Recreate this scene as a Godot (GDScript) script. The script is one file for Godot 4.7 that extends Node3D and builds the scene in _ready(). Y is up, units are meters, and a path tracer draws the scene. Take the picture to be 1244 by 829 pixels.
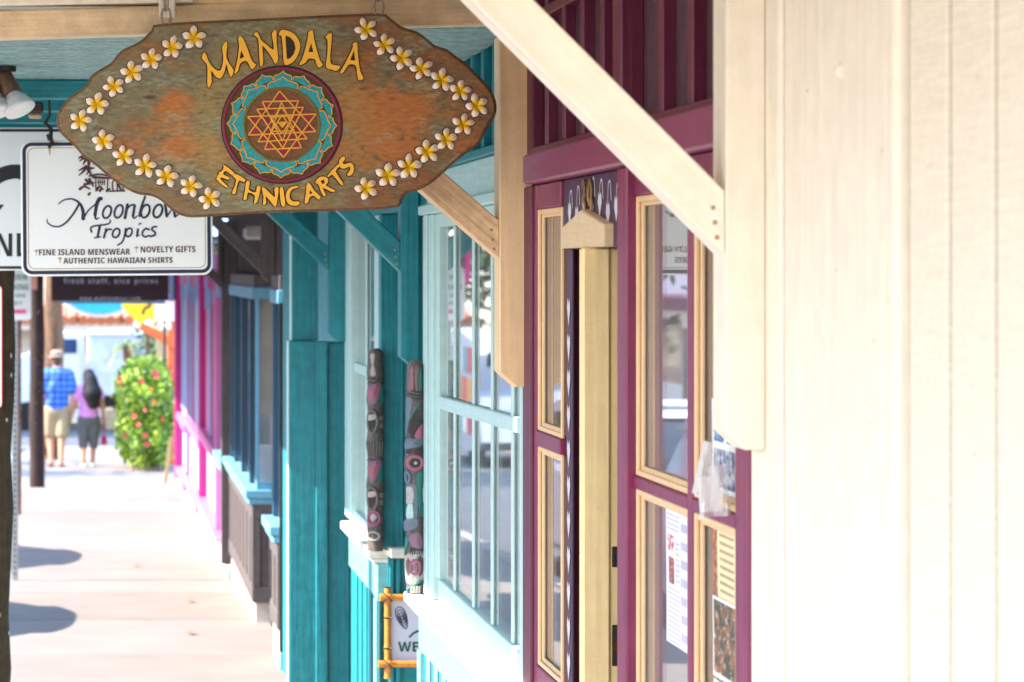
extends Node3D
# A row of painted shopfronts on a sidewalk that runs gently downhill, seen from under the canopies.
# World: camera at x = 0, the walk runs towards -z (D below means metres down the street, z = -D),
# shopfronts stand on the plane x = 1, the ground falls 3 cm per metre.

const SLOPE := 0.03
const SIGN_OUTLINE := [-251.6,201.5,-275.7,189.5,-296.8,168.4,-317.8,155.2,-341.9,144.3,-357,129.3,-369,114.3,-387.1,103.4,-411.1,87.2,-423.2,66.1,-438.2,52.9,-459.3,39,-477.4,17.9,-489.4,-6.1,-485.2,-30.2,-471.3,-47.1,-450.3,-66.3,-432.2,-87.4,-411.1,-102.5,-393.1,-117.5,-372,-135.6,-341.9,-156.6,-311.8,-171.7,-281.7,-175.9,-257.6,-186.7,-233.6,-207.8,-203.5,-222.8,-155.3,-222.8,-11.1,-213.8,247.8,-204.8,277.9,-186.7,289.9,-171.7,320,-162.6,350.1,-144.6,380.2,-117.5,404.3,-96.4,431.3,-75.4,452.4,-60.3,464.5,-36.2,479.5,-12.2,488.5,5.9,488.5,30,476.5,57.1,461.4,75.1,437.4,99.2,422.3,114.3,404.3,126.3,380.2,144.3,356.1,151.6,335,168.4,314,183.5,277.9,195.5,253.8,213.6,229.7,223.8,109.3,219.6,-11.1,213.6]
const FLOWERS := [-185.4,174.4,-235.4,152.2,-281.7,125.1,-325.7,96.2,-366,64.3,-403.9,24,-441.2,-12.2,-390.1,-57.3,-343.7,-91.6,-295.6,-114.5,-247.4,-137.4,-193.2,-159.6,-150.5,-187.9,200.8,192.5,241.7,157.6,280.3,128.1,324.8,104,370.6,78.7,412.7,54.7,450,20.9,419.3,-21.2,380.2,-54.3,338,-81.4,297.1,-115.7,249.6,-135.6,200.8,-164.5]
const LETTERS := [["m",[-168.7,128.3,-161.8,141.4,-154,122.1,-143.1,106.5,-132.2,99.6,-125.9,101.8,-121.3,115.8,-120.3,134.5,-122.8,153.2,-112.5,166.4,-111.9,150.1,-113.5,131.4,-107.2,115.8,-97.2,100.2,-102.5,85.2,-108.2,95.5,-113.5,115.8,-116.6,100.2,-122.8,86.2,-129.1,82.4,-138.4,87.7,-147.8,100.2,-146.2,75.3,-154,60.6,-156.2,75.3,-155.6,100.2,-158.1,115.8],[]],
	["a",[-95.7,92.4,-90.7,112.7,-86.3,137.7,-84.8,159.5,-86.9,172.6,-80.1,177.6,-71.3,162.6,-62,137.7,-54.2,118.9,-46.4,113.3,-55.1,102.7,-60.4,109.6,-68.2,122.1,-82.3,115.8,-86.9,100.2],[-83.8,125.8,-72.9,130.8,-80.1,145.5]],
	["n",[-52,180.7,-43.9,186.3,-35.5,168.8,-21.4,156.4,-7.4,146.4,-8.3,165.7,-11.4,182.9,-2.1,192.2,-0.8,175.1,-0.2,156.4,2.9,125.2,-3.3,115.2,-10.5,128.3,-21.4,143.9,-32.4,156.4,-31.4,137.7,-30.8,115.8,-36.4,108,-38.6,122.1,-40.1,143.9,-40.8,165.7,-44.8,175.1],[]],
	["d",[4.1,179.8,9.1,190.7,22.2,190.1,37.8,182.9,48.8,168.8,52.5,153.2,47.8,136.1,39.4,122.1,28.5,114.3,17.6,113.3,14.4,128.3,13.5,150.1,11.3,172,9.8,178.8],[19.1,178.8,20.7,150.1,22.2,125.8,28.5,126.7,37.8,136.1,42.5,150.1,39.4,164.2,30,175.1]],
	["a",[48.8,112.1,56.6,125.2,65.9,156.4,70.6,181.3,70.6,186,80,190.7,83.1,172,89.3,147,97.1,122.1,103.3,113.3,93.4,106.5,87.8,118.9,85.3,125.8,70.6,126.7,64.4,117.4],[70.6,141.4,82.1,141.4,76.8,162.6]],
	["l",[109,175.7,122.1,185.1,122.7,168.8,120.5,143.9,119.6,125.2,123.6,113.3,142.3,110.2,134.5,99.6,122.1,102.7,110.2,108,112.7,131.4,114.3,156.4,113.3,170.4],[]],
	["a",[141.7,95.5,153.3,115.8,165.7,140.8,171.4,154.8,170.4,160.1,179.8,163.2,181.3,143.9,183.8,118.9,187.6,97.1,193.8,85.2,192.3,79.9,182.9,79,179.8,97.1,176.7,112.1,161.1,113.3,150.1,96.5],[164.2,123.6,176,122.1,173.5,145.5]],
	["e",[-117.9,-111.9,-95.9,-129.8,-101,-134.8,-114.4,-125,-120.9,-133.3,-106,-139.9,-109.9,-145.2,-123.9,-139.9,-125.7,-145.2,-110.8,-159.5,-114.4,-162.5,-135.8,-144.3,-129.2,-131.9,-131.3,-128,-125.7,-127.4,-118.8,-118.5,-120.3,-114.9],[]],
	["t",[-99.5,-136.3,-93,-131.9,-71,-144,-74.5,-150.6,-84.7,-146.7,-90.6,-163.1,-93,-176.4,-101,-175.5,-95.9,-163.1,-91.2,-145.2],[]],
	["h",[-68.6,-148.8,-60.3,-150.6,-63.3,-167.5,-47.5,-173.5,-44.5,-160.1,-36.5,-160.7,-39.5,-177.9,-44.5,-195.7,-52,-198.1,-49,-180.9,-65,-173.5,-67.4,-188.3,-75.1,-189.8,-71.3,-169],[]],
	["n",[-33.5,-166.6,-28.2,-162.5,-4.4,-185.3,-5.9,-166,3.9,-162.5,1.5,-186.8,-1.5,-203.2,-6.8,-203.2,-25.2,-180.9,-23.7,-197.2,-31.2,-202.3,-29.7,-183.8],[]],
	["i",[6.9,-164.5,13.4,-162.5,16.4,-180.9,18.7,-202.3,11,-203.8,7.5,-183.8],[]],
	["c",[46.1,-158.6,46.7,-163.1,35.7,-166,29.7,-174.9,28.8,-186.8,37.2,-194.2,50.5,-194.2,48.5,-201.7,37.2,-203.5,25.3,-198.7,20.2,-185.3,22.3,-172,31.2,-161.6],[]],
	["a",[62.4,-197.2,65.4,-174.9,66.9,-157.1,72.8,-151.8,83.2,-169,98.1,-183.3,93,-189.8,83.2,-180.9,72.8,-185.3,70.4,-195.7],[72.8,-177.9,80.2,-174.9,74.3,-167.5]],
	["r",[86.2,-151.8,93.6,-140.8,104,-137.8,114.4,-142.3,113.8,-152.7,110,-158.6,130.8,-169,123.3,-172.6,102.5,-162.5,110,-177.9,105.5,-182.4,98.1,-169,93.6,-155.6],[98.1,-148.2,102.5,-155.6,107.9,-151.2,105.5,-144.6]],
	["t",[114.4,-135.1,138.2,-109.6,141.1,-115.5,131.6,-126.8,148.6,-152.7,144.1,-156.5,125.1,-133.9,117.4,-138.7],[]],
	["s",[150.1,-92.3,153,-99.2,147.1,-107.2,153,-110.2,164.9,-106.6,172.3,-114,171.5,-128.9,163.4,-136.9,157.5,-133.3,164.9,-122.9,163.4,-115.5,153,-120,143.5,-118.5,139.7,-108.1,142.6,-97.7],[]]]
const YANTRA := [6.5,54.3,-63.7,-44.9,87.9,-36.7,10.8,29.3,-27,-77,55.1,-73,9.4,18.6,-42.3,-59.8,68.3,-52.7,12.2,0.8,-12,-36.7,36.1,-34.9,15.5,-94.8,-65.5,-3.5,87.9,2.6,13,-58.1,-32.4,30.1,48.6,32.2,14,-74.1,-44.8,13.3,60,17.6,12.2,-42,-13.8,-4.6,37.9,-1,13,-27.7,2.3,-16.3,21.9,-15.3]
const GEMS := [6.5,54.3,-5.6,32.2,20.8,32.9,-32.4,30.1,-7.7,30.1,-20.9,14.4,48.6,32.2,23.7,31.1,37.9,16.9,-44.8,13.3,-22.7,13.3,-33.4,-1,60,17.6,39.7,15.8,50.4,1.9,-65.5,-3.5,-33.4,-2.8,-48.4,-20.6,87.9,2.6,54,0.8,72.9,-17,-63.7,-44.9,-33.4,-41.3,-48.4,-23.5,87.9,-36.7,64.7,-36.7,72.9,-18.8,-42.3,-59.8,-19.2,-57,-31.6,-42,68.3,-52.7,48.6,-54.5,59.3,-38.4,-27,-77,-3.1,-74.8,-15.6,-59.8,55.1,-73,34.4,-74.1,43.3,-58.1,15.5,-94.8,0.5,-75.9,30.1,-74.8,9.4,27.9,2.3,16.9,16.5,17.6,-19.2,13.3,-3.1,14.4,-11.3,3.7,-33.4,-6.3,-12,-3.5,-22.7,-18.8,34.4,-2.1,55.8,0.1,43.3,-15.3,-22.7,-24.2,-11.3,-38.4,-29.9,-40.2,45.1,-20.6,54,-36.7,34.4,-37.7,5.8,-42,20.1,-41.3,13.7,-52.7,6.5,-59.1,21.9,-58.1,14,-70.6,-6.7,-42,-13.8,-54.5,0.5,-54.5,34.4,-40.2,27.2,-52.7,41.5,-52.7]
const SCRIPT_STROKES := [[3.01,5.59,[-180.4,12.9,-164.1,24.9,-140.4,28.8,-123.2,22.4]],
	[5.59,10.75,[-123.2,22.4,-110.3,8.6,-103.9,-12.9,-103.9,-34.4]],
	[6.02,3.01,[-114.6,15,-134,-17.2,-155.5,-43,-177,-55.9,-198.5,-55,-213.5,-45.1,-215.7,-33.5]],
	[4.30,3.87,[-101.7,-30.1,-86.7,-6.4,-63.1,13.8]],
	[10.32,8.60,[-50.2,30.1,-58.8,19.3,-63.9,0,-67.4,-23.6]],
	[6.88,2.58,[-67.4,-21.5,-64.3,-34.4,-54.5,-30.1]],
	[3.44,3.44,[-61.8,19.3,-55.7,31.4,-45.4,31.8,-45.4,24.9]],
	[5.59,5.59,[-17.5,-12.9,-20.6,-21.1,-25.5,-27.7,-31.3,-31.3,-36.9,-31.3,-41.1,-27.7,-43,-21.1,-42.4,-12.9,-39.3,-4.7,-34.4,1.9,-28.6,5.5,-23,5.5,-18.9,1.9,-16.9,-4.7,-17.5,-12.9]],
	[5.59,5.59,[18.6,-11.2,15.5,-19.8,10.5,-26.6,4.6,-30.5,-1,-30.5,-5.1,-26.6,-7,-19.8,-6.3,-11.2,-3.1,-2.6,1.9,4.3,7.7,8.1,13.3,8.1,17.4,4.3,19.3,-2.6,18.6,-11.2]],
	[7.31,7.31,[33.7,10.7,25.1,-33.1]],
	[3.87,5.16,[27.7,-9.5,42.3,6.4,54.3,8.6]],
	[6.45,7.31,[56,8.6,50,-26.7]],
	[6.02,2.58,[50,-26.7,54.3,-33.1,63.8,-24.9]],
	[5.16,8.17,[88.7,35.7,77.5,4.3,70.6,-26.7]],
	[5.59,5.59,[101.6,-11.2,98.4,-19.8,93.3,-26.6,87.2,-30.5,81.5,-30.5,77.2,-26.6,75.1,-19.8,75.8,-11.2,79,-2.6,84.1,4.3,90.2,8.1,95.9,8.1,100.2,4.3,102.2,-2.6,101.6,-11.2]],
	[6.02,6.02,[140.7,-11.2,137.5,-19.8,132.2,-26.6,126,-30.5,120.1,-30.5,115.6,-26.6,113.4,-19.8,114.1,-11.2,117.3,-2.6,122.6,4.3,128.8,8.1,134.7,8.1,139.2,4.3,141.3,-2.6,140.7,-11.2]],
	[6.88,7.74,[149.7,10.7,154.9,-28.4]],
	[3.87,3.87,[154.9,-28.4,174.7,-0.9]],
	[6.45,7.74,[174.7,-0.9,180.7,-29.2]],
	[4.30,3.01,[180.7,-29.2,202.2,-12.9]],
	[5.16,3.44,[-78.1,-75.2,-80.7,-62.3,-70.4,-55.9,-48,-53.3,-27.4,-49.9,-20.1,-43,-21.4,-36.5]],
	[6.88,6.02,[-52.3,-53.3,-60,-90.3]],
	[3.87,3.44,[-70.4,-92.9,-50.2,-89.4]],
	[6.02,5.59,[-33,-64.5,-40.7,-92.9]],
	[3.44,5.59,[-37.3,-80,-26.5,-66.6,-17.1,-67.5]],
	[5.16,5.16,[8.3,-78.2,5.9,-84.2,1.8,-89,-3.1,-91.7,-7.9,-91.7,-11.6,-89,-13.5,-84.2,-13.2,-78.2,-10.8,-72.3,-6.7,-67.5,-1.8,-64.8,3,-64.8,6.7,-67.5,8.6,-72.3,8.3,-78.2]],
	[6.02,3.87,[27.7,-64.5,23.4,-88.1,15.6,-106.6,1.4,-116.1]],
	[4.73,4.73,[46.6,-76.5,44.4,-82.1,40.7,-86.6,36.4,-89.1,32.2,-89.1,28.9,-86.6,27.3,-82.1,27.7,-76.5,29.8,-70.9,33.5,-66.4,37.8,-63.9,42,-63.9,45.3,-66.4,46.9,-70.9,46.6,-76.5]],
	[6.02,5.16,[65.5,-66.6,61.2,-89.4]],
	[4.30,2.15,[61.2,-88.6,70.2,-84.3]],
	[3.87,4.30,[68.1,-52.4,74.5,-48.1]],
	[5.16,4.30,[100.3,-68.8,89.6,-65.3,81,-73.1,78.8,-83.8,87.4,-91.1,100.3,-86]],
	[4.73,5.16,[123.1,-59.3,112.3,-61,108,-68.8,117.5,-76.5,116.2,-86,102.5,-89.4]]]
const HOUSE_STROKES := [[6.88,1.72,[-91,154.8,-103.9,152.6,-114.6,144]],
	[6.88,1.72,[-88.9,153.9,-99.6,141.9,-101.7,133.3]],
	[6.88,1.72,[-88.9,153.9,-82.4,141.9,-84.6,129]],
	[6.88,1.72,[-88.9,154.8,-73.8,146.2,-69.5,133.3]],
	[6.88,1.72,[-91,129,-103.9,122.5,-116.8,116.1]],
	[6.88,1.72,[-91,128.1,-103.9,111.8,-116.8,101]],
	[6.88,1.72,[-91,126.8,-86.7,111.8,-93.2,103.2]],
	[6.88,1.72,[-91,126.8,-76,122.5,-67.4,124.7]],
	[6.88,1.72,[-103.9,159.1,-112.5,156.9,-116.8,152.6]],
	[4.30,4.30,[-87.6,150.5,-84.6,124.7,-78.1,98.9]],
	[3.87,3.87,[-84.6,98.9,-52.3,104,-9.3,94.6,7.9,86]],
	[6.02,3.44,[-73.8,95.4,-9.3,91.1]],
	[2.58,2.58,[-64.3,94.6,-64.3,60.2]],
	[2.58,2.58,[-26.5,90.3,-28.7,55.9]],
	[2.58,2.58,[18.6,81.7,20.8,53.7]],
	[2.15,2.15,[-56.6,88.1,-56.6,70.9]],
	[2.15,2.15,[-50.2,88.1,-50.2,70.9]],
	[2.15,2.15,[-43.7,88.1,-43.7,70.9]],
	[2.15,2.15,[-37.3,88.1,-37.3,70.9]],
	[2.15,2.15,[-58.8,79.5,-35.1,79.5]],
	[3.01,3.01,[-11.5,55.9,-12.8,77.4,-5.9,86,1.4,77.4,2.7,55.9]],
	[3.44,3.44,[-22.2,51.6,25.1,52.4]],
	[6.02,3.01,[-95.3,88.1,-82.4,73.1]],
	[6.02,3.01,[-99.6,73.1,-84.6,75.2]],
	[6.02,3.01,[-84.6,90.3,-71.7,66.6]],
	[6.02,3.01,[-114.6,58,-99.6,66.6,-82.4,58]],
	[6.02,3.01,[-63.1,53.7,-52.3,66.6,-41.6,55.9]],
	[6.02,3.01,[-52.3,51.6,-45.9,62.3]],
	[6.02,3.01,[-30.8,51.6,-20.1,60.2]],
	[6.02,3.01,[-86.7,40.8,-81.5,48.1]],
	[6.02,3.01,[5.7,73.1,14.3,53.7]],
	[6.02,3.01,[-91,81.7,-69.5,77.4]]]

var M := {}
var boxes := {}
var at_of := {}
var taken := {}
var rng := RandomNumberGenerator.new()

func gy(d: float) -> float:
	return -SLOPE * d

class MB:
	var v := PackedVector3Array()
	var n := PackedVector3Array()
	var uv := PackedVector2Array()
	var col := PackedColorArray()
	var tint := Color(1, 1, 1)
	var colored := false
	func vert(p: Vector3, nn: Vector3, u := Vector2.ZERO):
		v.append(p); n.append(nn); uv.append(u); col.append(tint)
	func tri(a: Vector3, b: Vector3, c: Vector3, out := Vector3.ZERO):
		var nn := (c - a).cross(b - a).normalized()
		if out != Vector3.ZERO and nn.dot(out) < 0.0:
			var t := b; b = c; c = t; nn = -nn
		vert(a, nn); vert(b, nn); vert(c, nn)
	func quad(a: Vector3, b: Vector3, c: Vector3, d: Vector3, out := Vector3.ZERO):
		tri(a, b, c, out); tri(a, c, d, out)
	func stri(a: Vector3, b: Vector3, c: Vector3, na: Vector3, nb: Vector3, nc: Vector3):
		if (c - a).cross(b - a).dot(na + nb + nc) < 0.0:
			vert(a, na); vert(c, nc); vert(b, nb)
		else:
			vert(a, na); vert(b, nb); vert(c, nc)
	func box(c: Vector3, s: Vector3, bev := 0.0):
		var h := s * 0.5
		bev = minf(bev, minf(h.x, minf(h.y, h.z)) * 0.8)
		for a in 3:
			var b := (a + 1) % 3
			var e := (a + 2) % 3
			for sg in [-1.0, 1.0]:
				var p: Array[Vector3] = []
				for k in [[-1.0, -1.0], [1.0, -1.0], [1.0, 1.0], [-1.0, 1.0]]:
					var q := Vector3.ZERO
					q[a] = sg * h[a]; q[b] = k[0] * (h[b] - bev); q[e] = k[1] * (h[e] - bev)
					p.append(c + q)
				var o := Vector3.ZERO
				o[a] = sg
				quad(p[0], p[1], p[2], p[3], o)
		if bev <= 0.0:
			return
		for a in 3:
			var b := (a + 1) % 3
			var e := (a + 2) % 3
			for sa in [-1.0, 1.0]:
				for sb in [-1.0, 1.0]:
					var p: Array[Vector3] = []
					for k in [[0, -1.0], [0, 1.0], [1, 1.0], [1, -1.0]]:
						var q := Vector3.ZERO
						q[a] = sa * (h[a] if k[0] == 0 else h[a] - bev)
						q[b] = sb * (h[b] - bev if k[0] == 0 else h[b])
						q[e] = k[1] * (h[e] - bev)
						p.append(c + q)
					var o := Vector3.ZERO
					o[a] = sa; o[b] = sb
					quad(p[0], p[1], p[2], p[3], o)
		for sx in [-1.0, 1.0]:
			for sy in [-1.0, 1.0]:
				for sz in [-1.0, 1.0]:
					var o := Vector3(sx, sy, sz)
					tri(c + o * Vector3(h.x, h.y - bev, h.z - bev), c + o * Vector3(h.x - bev, h.y, h.z - bev), c + o * Vector3(h.x - bev, h.y - bev, h.z), o)
	# a flat outline in x, y given depth z0..z1; the front (z1) edge is chamfered by bev
	func prism(poly: PackedVector2Array, z0: float, z1: float, bev := 0.0, back := true, xf := Transform3D.IDENTITY):
		if Geometry2D.is_polygon_clockwise(poly):
			poly.reverse()
		var m := poly.size()
		var inner := PackedVector2Array()
		for i in m:
			var a := poly[(i + m - 1) % m]
			var b := poly[i]
			var c := poly[(i + 1) % m]
			var n1 := (b - a).orthogonal().normalized()
			var n2 := (c - b).orthogonal().normalized()
			var nn := (n1 + n2)
			nn = nn.normalized() if nn.length() > 0.01 else n1
			# orthogonal() of a counter-clockwise edge points to one side; test it below
			inner.append(b + nn * bev)
		var area := func(pp: PackedVector2Array) -> float:
			var s := 0.0
			for i in pp.size():
				s += pp[i].cross(pp[(i + 1) % pp.size()])
			return absf(s)
		if bev > 0.0 and area.call(inner) > area.call(poly):
			for i in m:
				inner[i] = poly[i] * 2.0 - inner[i]
		var t := Geometry2D.triangulate_polygon(inner)
		if t.is_empty():
			inner = poly
			t = Geometry2D.triangulate_polygon(poly)
			bev = 0.0
		var fz := xf.basis * Vector3(0, 0, 1)
		for k in range(0, t.size(), 3):
			var s0 := v.size()
			var pa := inner[t[k]]; var pb := inner[t[k + 1]]; var pc := inner[t[k + 2]]
			tri(xf * Vector3(pa.x, pa.y, z1), xf * Vector3(pb.x, pb.y, z1), xf * Vector3(pc.x, pc.y, z1), fz)
			if back:
				tri(xf * Vector3(pa.x, pa.y, z0), xf * Vector3(pb.x, pb.y, z0), xf * Vector3(pc.x, pc.y, z0), -fz)
		var cen := Vector2.ZERO
		for i in m:
			var a := poly[i]; var b := poly[(i + 1) % m]
			var ia := inner[i]; var ib := inner[(i + 1) % m]
			var e := (b - a)
			var o2 := Vector2(e.y, -e.x)
			var o := xf.basis * Vector3(o2.x, o2.y, 0)
			quad(xf * Vector3(a.x, a.y, z0), xf * Vector3(b.x, b.y, z0), xf * Vector3(b.x, b.y, z1 - bev), xf * Vector3(a.x, a.y, z1 - bev), o)
			if bev > 0.0:
				quad(xf * Vector3(a.x, a.y, z1 - bev), xf * Vector3(b.x, b.y, z1 - bev), xf * Vector3(ib.x, ib.y, z1), xf * Vector3(ia.x, ia.y, z1), o + fz * e.length())
	func tube(path: Array, radii: Array, sides := 8, caps := true, squash := 1.0):
		var rings: Array = []
		var nrm: Array = []
		var side := Vector3.ZERO
		for i in path.size():
			var p: Vector3 = path[i]
			var dir: Vector3 = (path[mini(i + 1, path.size() - 1)] - path[maxi(i - 1, 0)]).normalized()
			if side == Vector3.ZERO:
				side = dir.cross(Vector3.UP)
				if side.length() < 0.2:
					side = dir.cross(Vector3.RIGHT)
			side = (side - dir * side.dot(dir)).normalized()
			var other := dir.cross(side)
			var ring: Array[Vector3] = []
			var nr: Array[Vector3] = []
			for k in sides:
				var a := TAU * k / sides
				var o := side * cos(a) + other * sin(a) * squash
				ring.append(p + o * radii[mini(i, radii.size() - 1)])
				nr.append(o.normalized())
			rings.append(ring); nrm.append(nr)
		for i in rings.size() - 1:
			for k in sides:
				var l := (k + 1) % sides
				stri(rings[i][k], rings[i][l], rings[i + 1][l], nrm[i][k], nrm[i][l], nrm[i + 1][l])
				stri(rings[i][k], rings[i + 1][l], rings[i + 1][k], nrm[i][k], nrm[i + 1][l], nrm[i + 1][k])
		if caps:
			for e in [0, rings.size() - 1]:
				var o: Vector3 = path[e] - path[1 if e == 0 else e - 1]
				for k in range(1, sides - 1):
					tri(rings[e][0], rings[e][k], rings[e][k + 1], o)
	# profile of (radius, along) swung round the axis of xf's y
	func lathe(prof: Array, seg := 16, xf := Transform3D.IDENTITY):
		for i in prof.size() - 1:
			var p: Vector2 = prof[i]; var q: Vector2 = prof[i + 1]
			var e := q - p
			var nr := Vector2(e.y, -e.x).normalized()
			for k in seg:
				var a := TAU * k / seg; var b := TAU * (k + 1) / seg
				var da := Vector3(cos(a), 0, sin(a)); var db := Vector3(cos(b), 0, sin(b))
				var A := xf * (da * p.x + Vector3.UP * p.y); var B := xf * (db * p.x + Vector3.UP * p.y)
				var C := xf * (db * q.x + Vector3.UP * q.y); var D := xf * (da * q.x + Vector3.UP * q.y)
				var na := xf.basis * (da * nr.x + Vector3.UP * nr.y); var nb := xf.basis * (db * nr.x + Vector3.UP * nr.y)
				if p.x > 1e-5:
					stri(A, B, C, na, nb, nb)
				if q.x > 1e-5:
					stri(A, C, D, na, nb, na)
	# a flat brush stroke in x, y at height z, width running from w0 to w1
	func stroke(pts: PackedVector2Array, w0: float, w1: float, z: float, round_ends := true):
		var m := pts.size()
		var l: Array[Vector3] = []
		var r: Array[Vector3] = []
		for i in m:
			var dir := (pts[mini(i + 1, m - 1)] - pts[maxi(i - 1, 0)]).normalized()
			if m > 2 and pts[0].distance_to(pts[m - 1]) < 1e-6 and (i == 0 or i == m - 1):
				dir = (pts[1] - pts[m - 2]).normalized()
			var o := Vector2(-dir.y, dir.x) * lerpf(w0, w1, float(i) / maxi(m - 1, 1)) * 0.5
			l.append(Vector3(pts[i].x + o.x, pts[i].y + o.y, z)); r.append(Vector3(pts[i].x - o.x, pts[i].y - o.y, z))
		for i in m - 1:
			quad(l[i], l[i + 1], r[i + 1], r[i], Vector3(0, 0, 1))
		if round_ends:
			for e in [0, m - 1]:
				var dir := (pts[0] - pts[1]).normalized() if e == 0 else (pts[m - 1] - pts[m - 2]).normalized()
				var hw := (w0 if e == 0 else w1) * 0.5
				var tip := pts[e] + dir * hw * 0.8
				tri(l[e], r[e], Vector3(tip.x, tip.y, z), Vector3(0, 0, 1))
	func mesh() -> ArrayMesh:
		var a := []
		a.resize(Mesh.ARRAY_MAX)
		a[Mesh.ARRAY_VERTEX] = v; a[Mesh.ARRAY_NORMAL] = n; a[Mesh.ARRAY_TEX_UV] = uv
		if colored:
			a[Mesh.ARRAY_COLOR] = col
		var m := ArrayMesh.new()
		m.add_surface_from_arrays(Mesh.PRIMITIVE_TRIANGLES, a)
		return m

func flat(a: Array, s := 0.001) -> PackedVector2Array:
	var p := PackedVector2Array()
	for i in range(0, a.size(), 2):
		p.append(Vector2(a[i], a[i + 1]) * s)
	return p

func smooth_loop(p: PackedVector2Array, steps := 3, closed := true) -> PackedVector2Array:
	var r := PackedVector2Array()
	var m := p.size()
	for i in (m if closed else m - 1):
		var a := p[(i + m - 1) % m] if closed or i > 0 else p[i]
		var d := p[(i + 2) % m] if closed or i < m - 2 else p[mini(i + 1, m - 1)]
		for k in steps:
			r.append(p[i].cubic_interpolate(p[(i + 1) % m], a, d, float(k) / steps))
	if not closed:
		r.append(p[m - 1])
	return r

# an outline with a hole becomes one outline through a hair-thin slit
func with_hole(o: PackedVector2Array, h: PackedVector2Array) -> PackedVector2Array:
	if Geometry2D.is_polygon_clockwise(o):
		o.reverse()
	if not Geometry2D.is_polygon_clockwise(h):
		h.reverse()
	var best := 1e9; var bi := 0; var bj := 0
	for i in o.size():
		for j in h.size():
			var d := o[i].distance_squared_to(h[j])
			if d < best:
				best = d; bi = i; bj = j
	var side := (h[bj] - o[bi]).orthogonal().normalized() * 0.00004
	var r := PackedVector2Array()
	for k in o.size() + 1:
		var p := o[(bi + k) % o.size()]
		r.append(p + (side if k == 0 else (-side if k == o.size() else Vector2.ZERO)))
		if k == o.size():
			for q in h.size() + 1:
				r.append(h[(bj + q) % h.size()] + (-side if q == 0 else (side if q == h.size() else Vector2.ZERO)))
	return r

func numbered(called: String) -> String:
	var k: int = taken.get(called, 0)
	taken[called] = k + 1
	return called if k == 0 else "%s_%03d" % [called, k]

func thing(called: String, label: String, category: String, where: Vector3, group := "") -> Node3D:
	var o := Node3D.new()
	o.name = numbered(called)
	add_child(o)
	o.position = where
	at_of[o] = where
	o.set_meta("label", label); o.set_meta("category", category)
	if group:
		o.set_meta("group", group)
	return o

func structure(called: String, where := Vector3.ZERO) -> Node3D:
	var o := Node3D.new()
	o.name = numbered(called); add_child(o); o.position = where; at_of[o] = where
	o.set_meta("kind", "structure")
	return o

# a mesh whose points are given in world metres, hung under parent
func put(parent: Node3D, called: String, mb: MB, mat: Material) -> MeshInstance3D:
	var o := MeshInstance3D.new()
	o.name = called; o.mesh = mb.mesh(); o.material_override = mat
	parent.add_child(o, true)
	o.position = -at_of[parent]
	at_of[o] = Vector3.ZERO
	return o

# a mesh given in its own axes, placed at a world point
func put_at(parent: Node3D, called: String, mesh: Mesh, mat: Material, where: Vector3, rot := Vector3.ZERO) -> MeshInstance3D:
	var o := MeshInstance3D.new()
	o.name = called; o.mesh = mesh; o.material_override = mat
	parent.add_child(o, true)
	o.position = where - at_of[parent]
	o.rotation = rot
	at_of[o] = where
	return o

func box_mesh(s: Vector3, bev: float) -> ArrayMesh:
	var key := "%.4f %.4f %.4f %.4f" % [s.x, s.y, s.z, bev]
	if not boxes.has(key):
		var mb := MB.new()
		mb.box(Vector3.ZERO, s, bev)
		boxes[key] = mb.mesh()
	return boxes[key]

# a squared timber or board between x0..x1, y0..y1 and d0..d1 metres down the street
func board(parent: Node3D, called: String, mat: Material, x0: float, x1: float, y0: float, y1: float, d0: float, d1: float, bev := 0.003, rot := Vector3.ZERO) -> MeshInstance3D:
	return put_at(parent, called, box_mesh(Vector3(x1 - x0, y1 - y0, d1 - d0), bev), mat, Vector3((x0 + x1) * 0.5, (y0 + y1) * 0.5, -(d0 + d1) * 0.5), rot)

# ---- textures: only what the surfaces are made of
func noise_img(w: int, h: int, freq: float, seed_: int, oct := 4, kind := FastNoiseLite.TYPE_SIMPLEX_SMOOTH) -> Image:
	var f := FastNoiseLite.new()
	f.seed = seed_; f.frequency = freq; f.fractal_octaves = oct; f.noise_type = kind
	return f.get_seamless_image(w, h)

func shade_img(parts: Array, lo: float, hi: float, size := 512) -> Image:
	# parts: [image, weight]; the sum is stretched to lo..hi
	var datas: Array = []
	var tot := 0.0
	for p in parts:
		var im: Image = p[0]
		if im.get_width() != size or im.get_height() != size:
			im.resize(size, size, Image.INTERPOLATE_CUBIC)
		im.convert(Image.FORMAT_L8)
		datas.append(im.get_data()); tot += p[1]
	var out := PackedByteArray()
	out.resize(size * size)
	for i in size * size:
		var s := 0.0
		for k in datas.size():
			s += datas[k][i] * parts[k][1]
		out[i] = int(clampf(lerpf(lo, hi, s / tot / 255.0), 0.0, 1.0) * 255.0)
	return Image.create_from_data(size, size, false, Image.FORMAT_L8, out)

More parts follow.
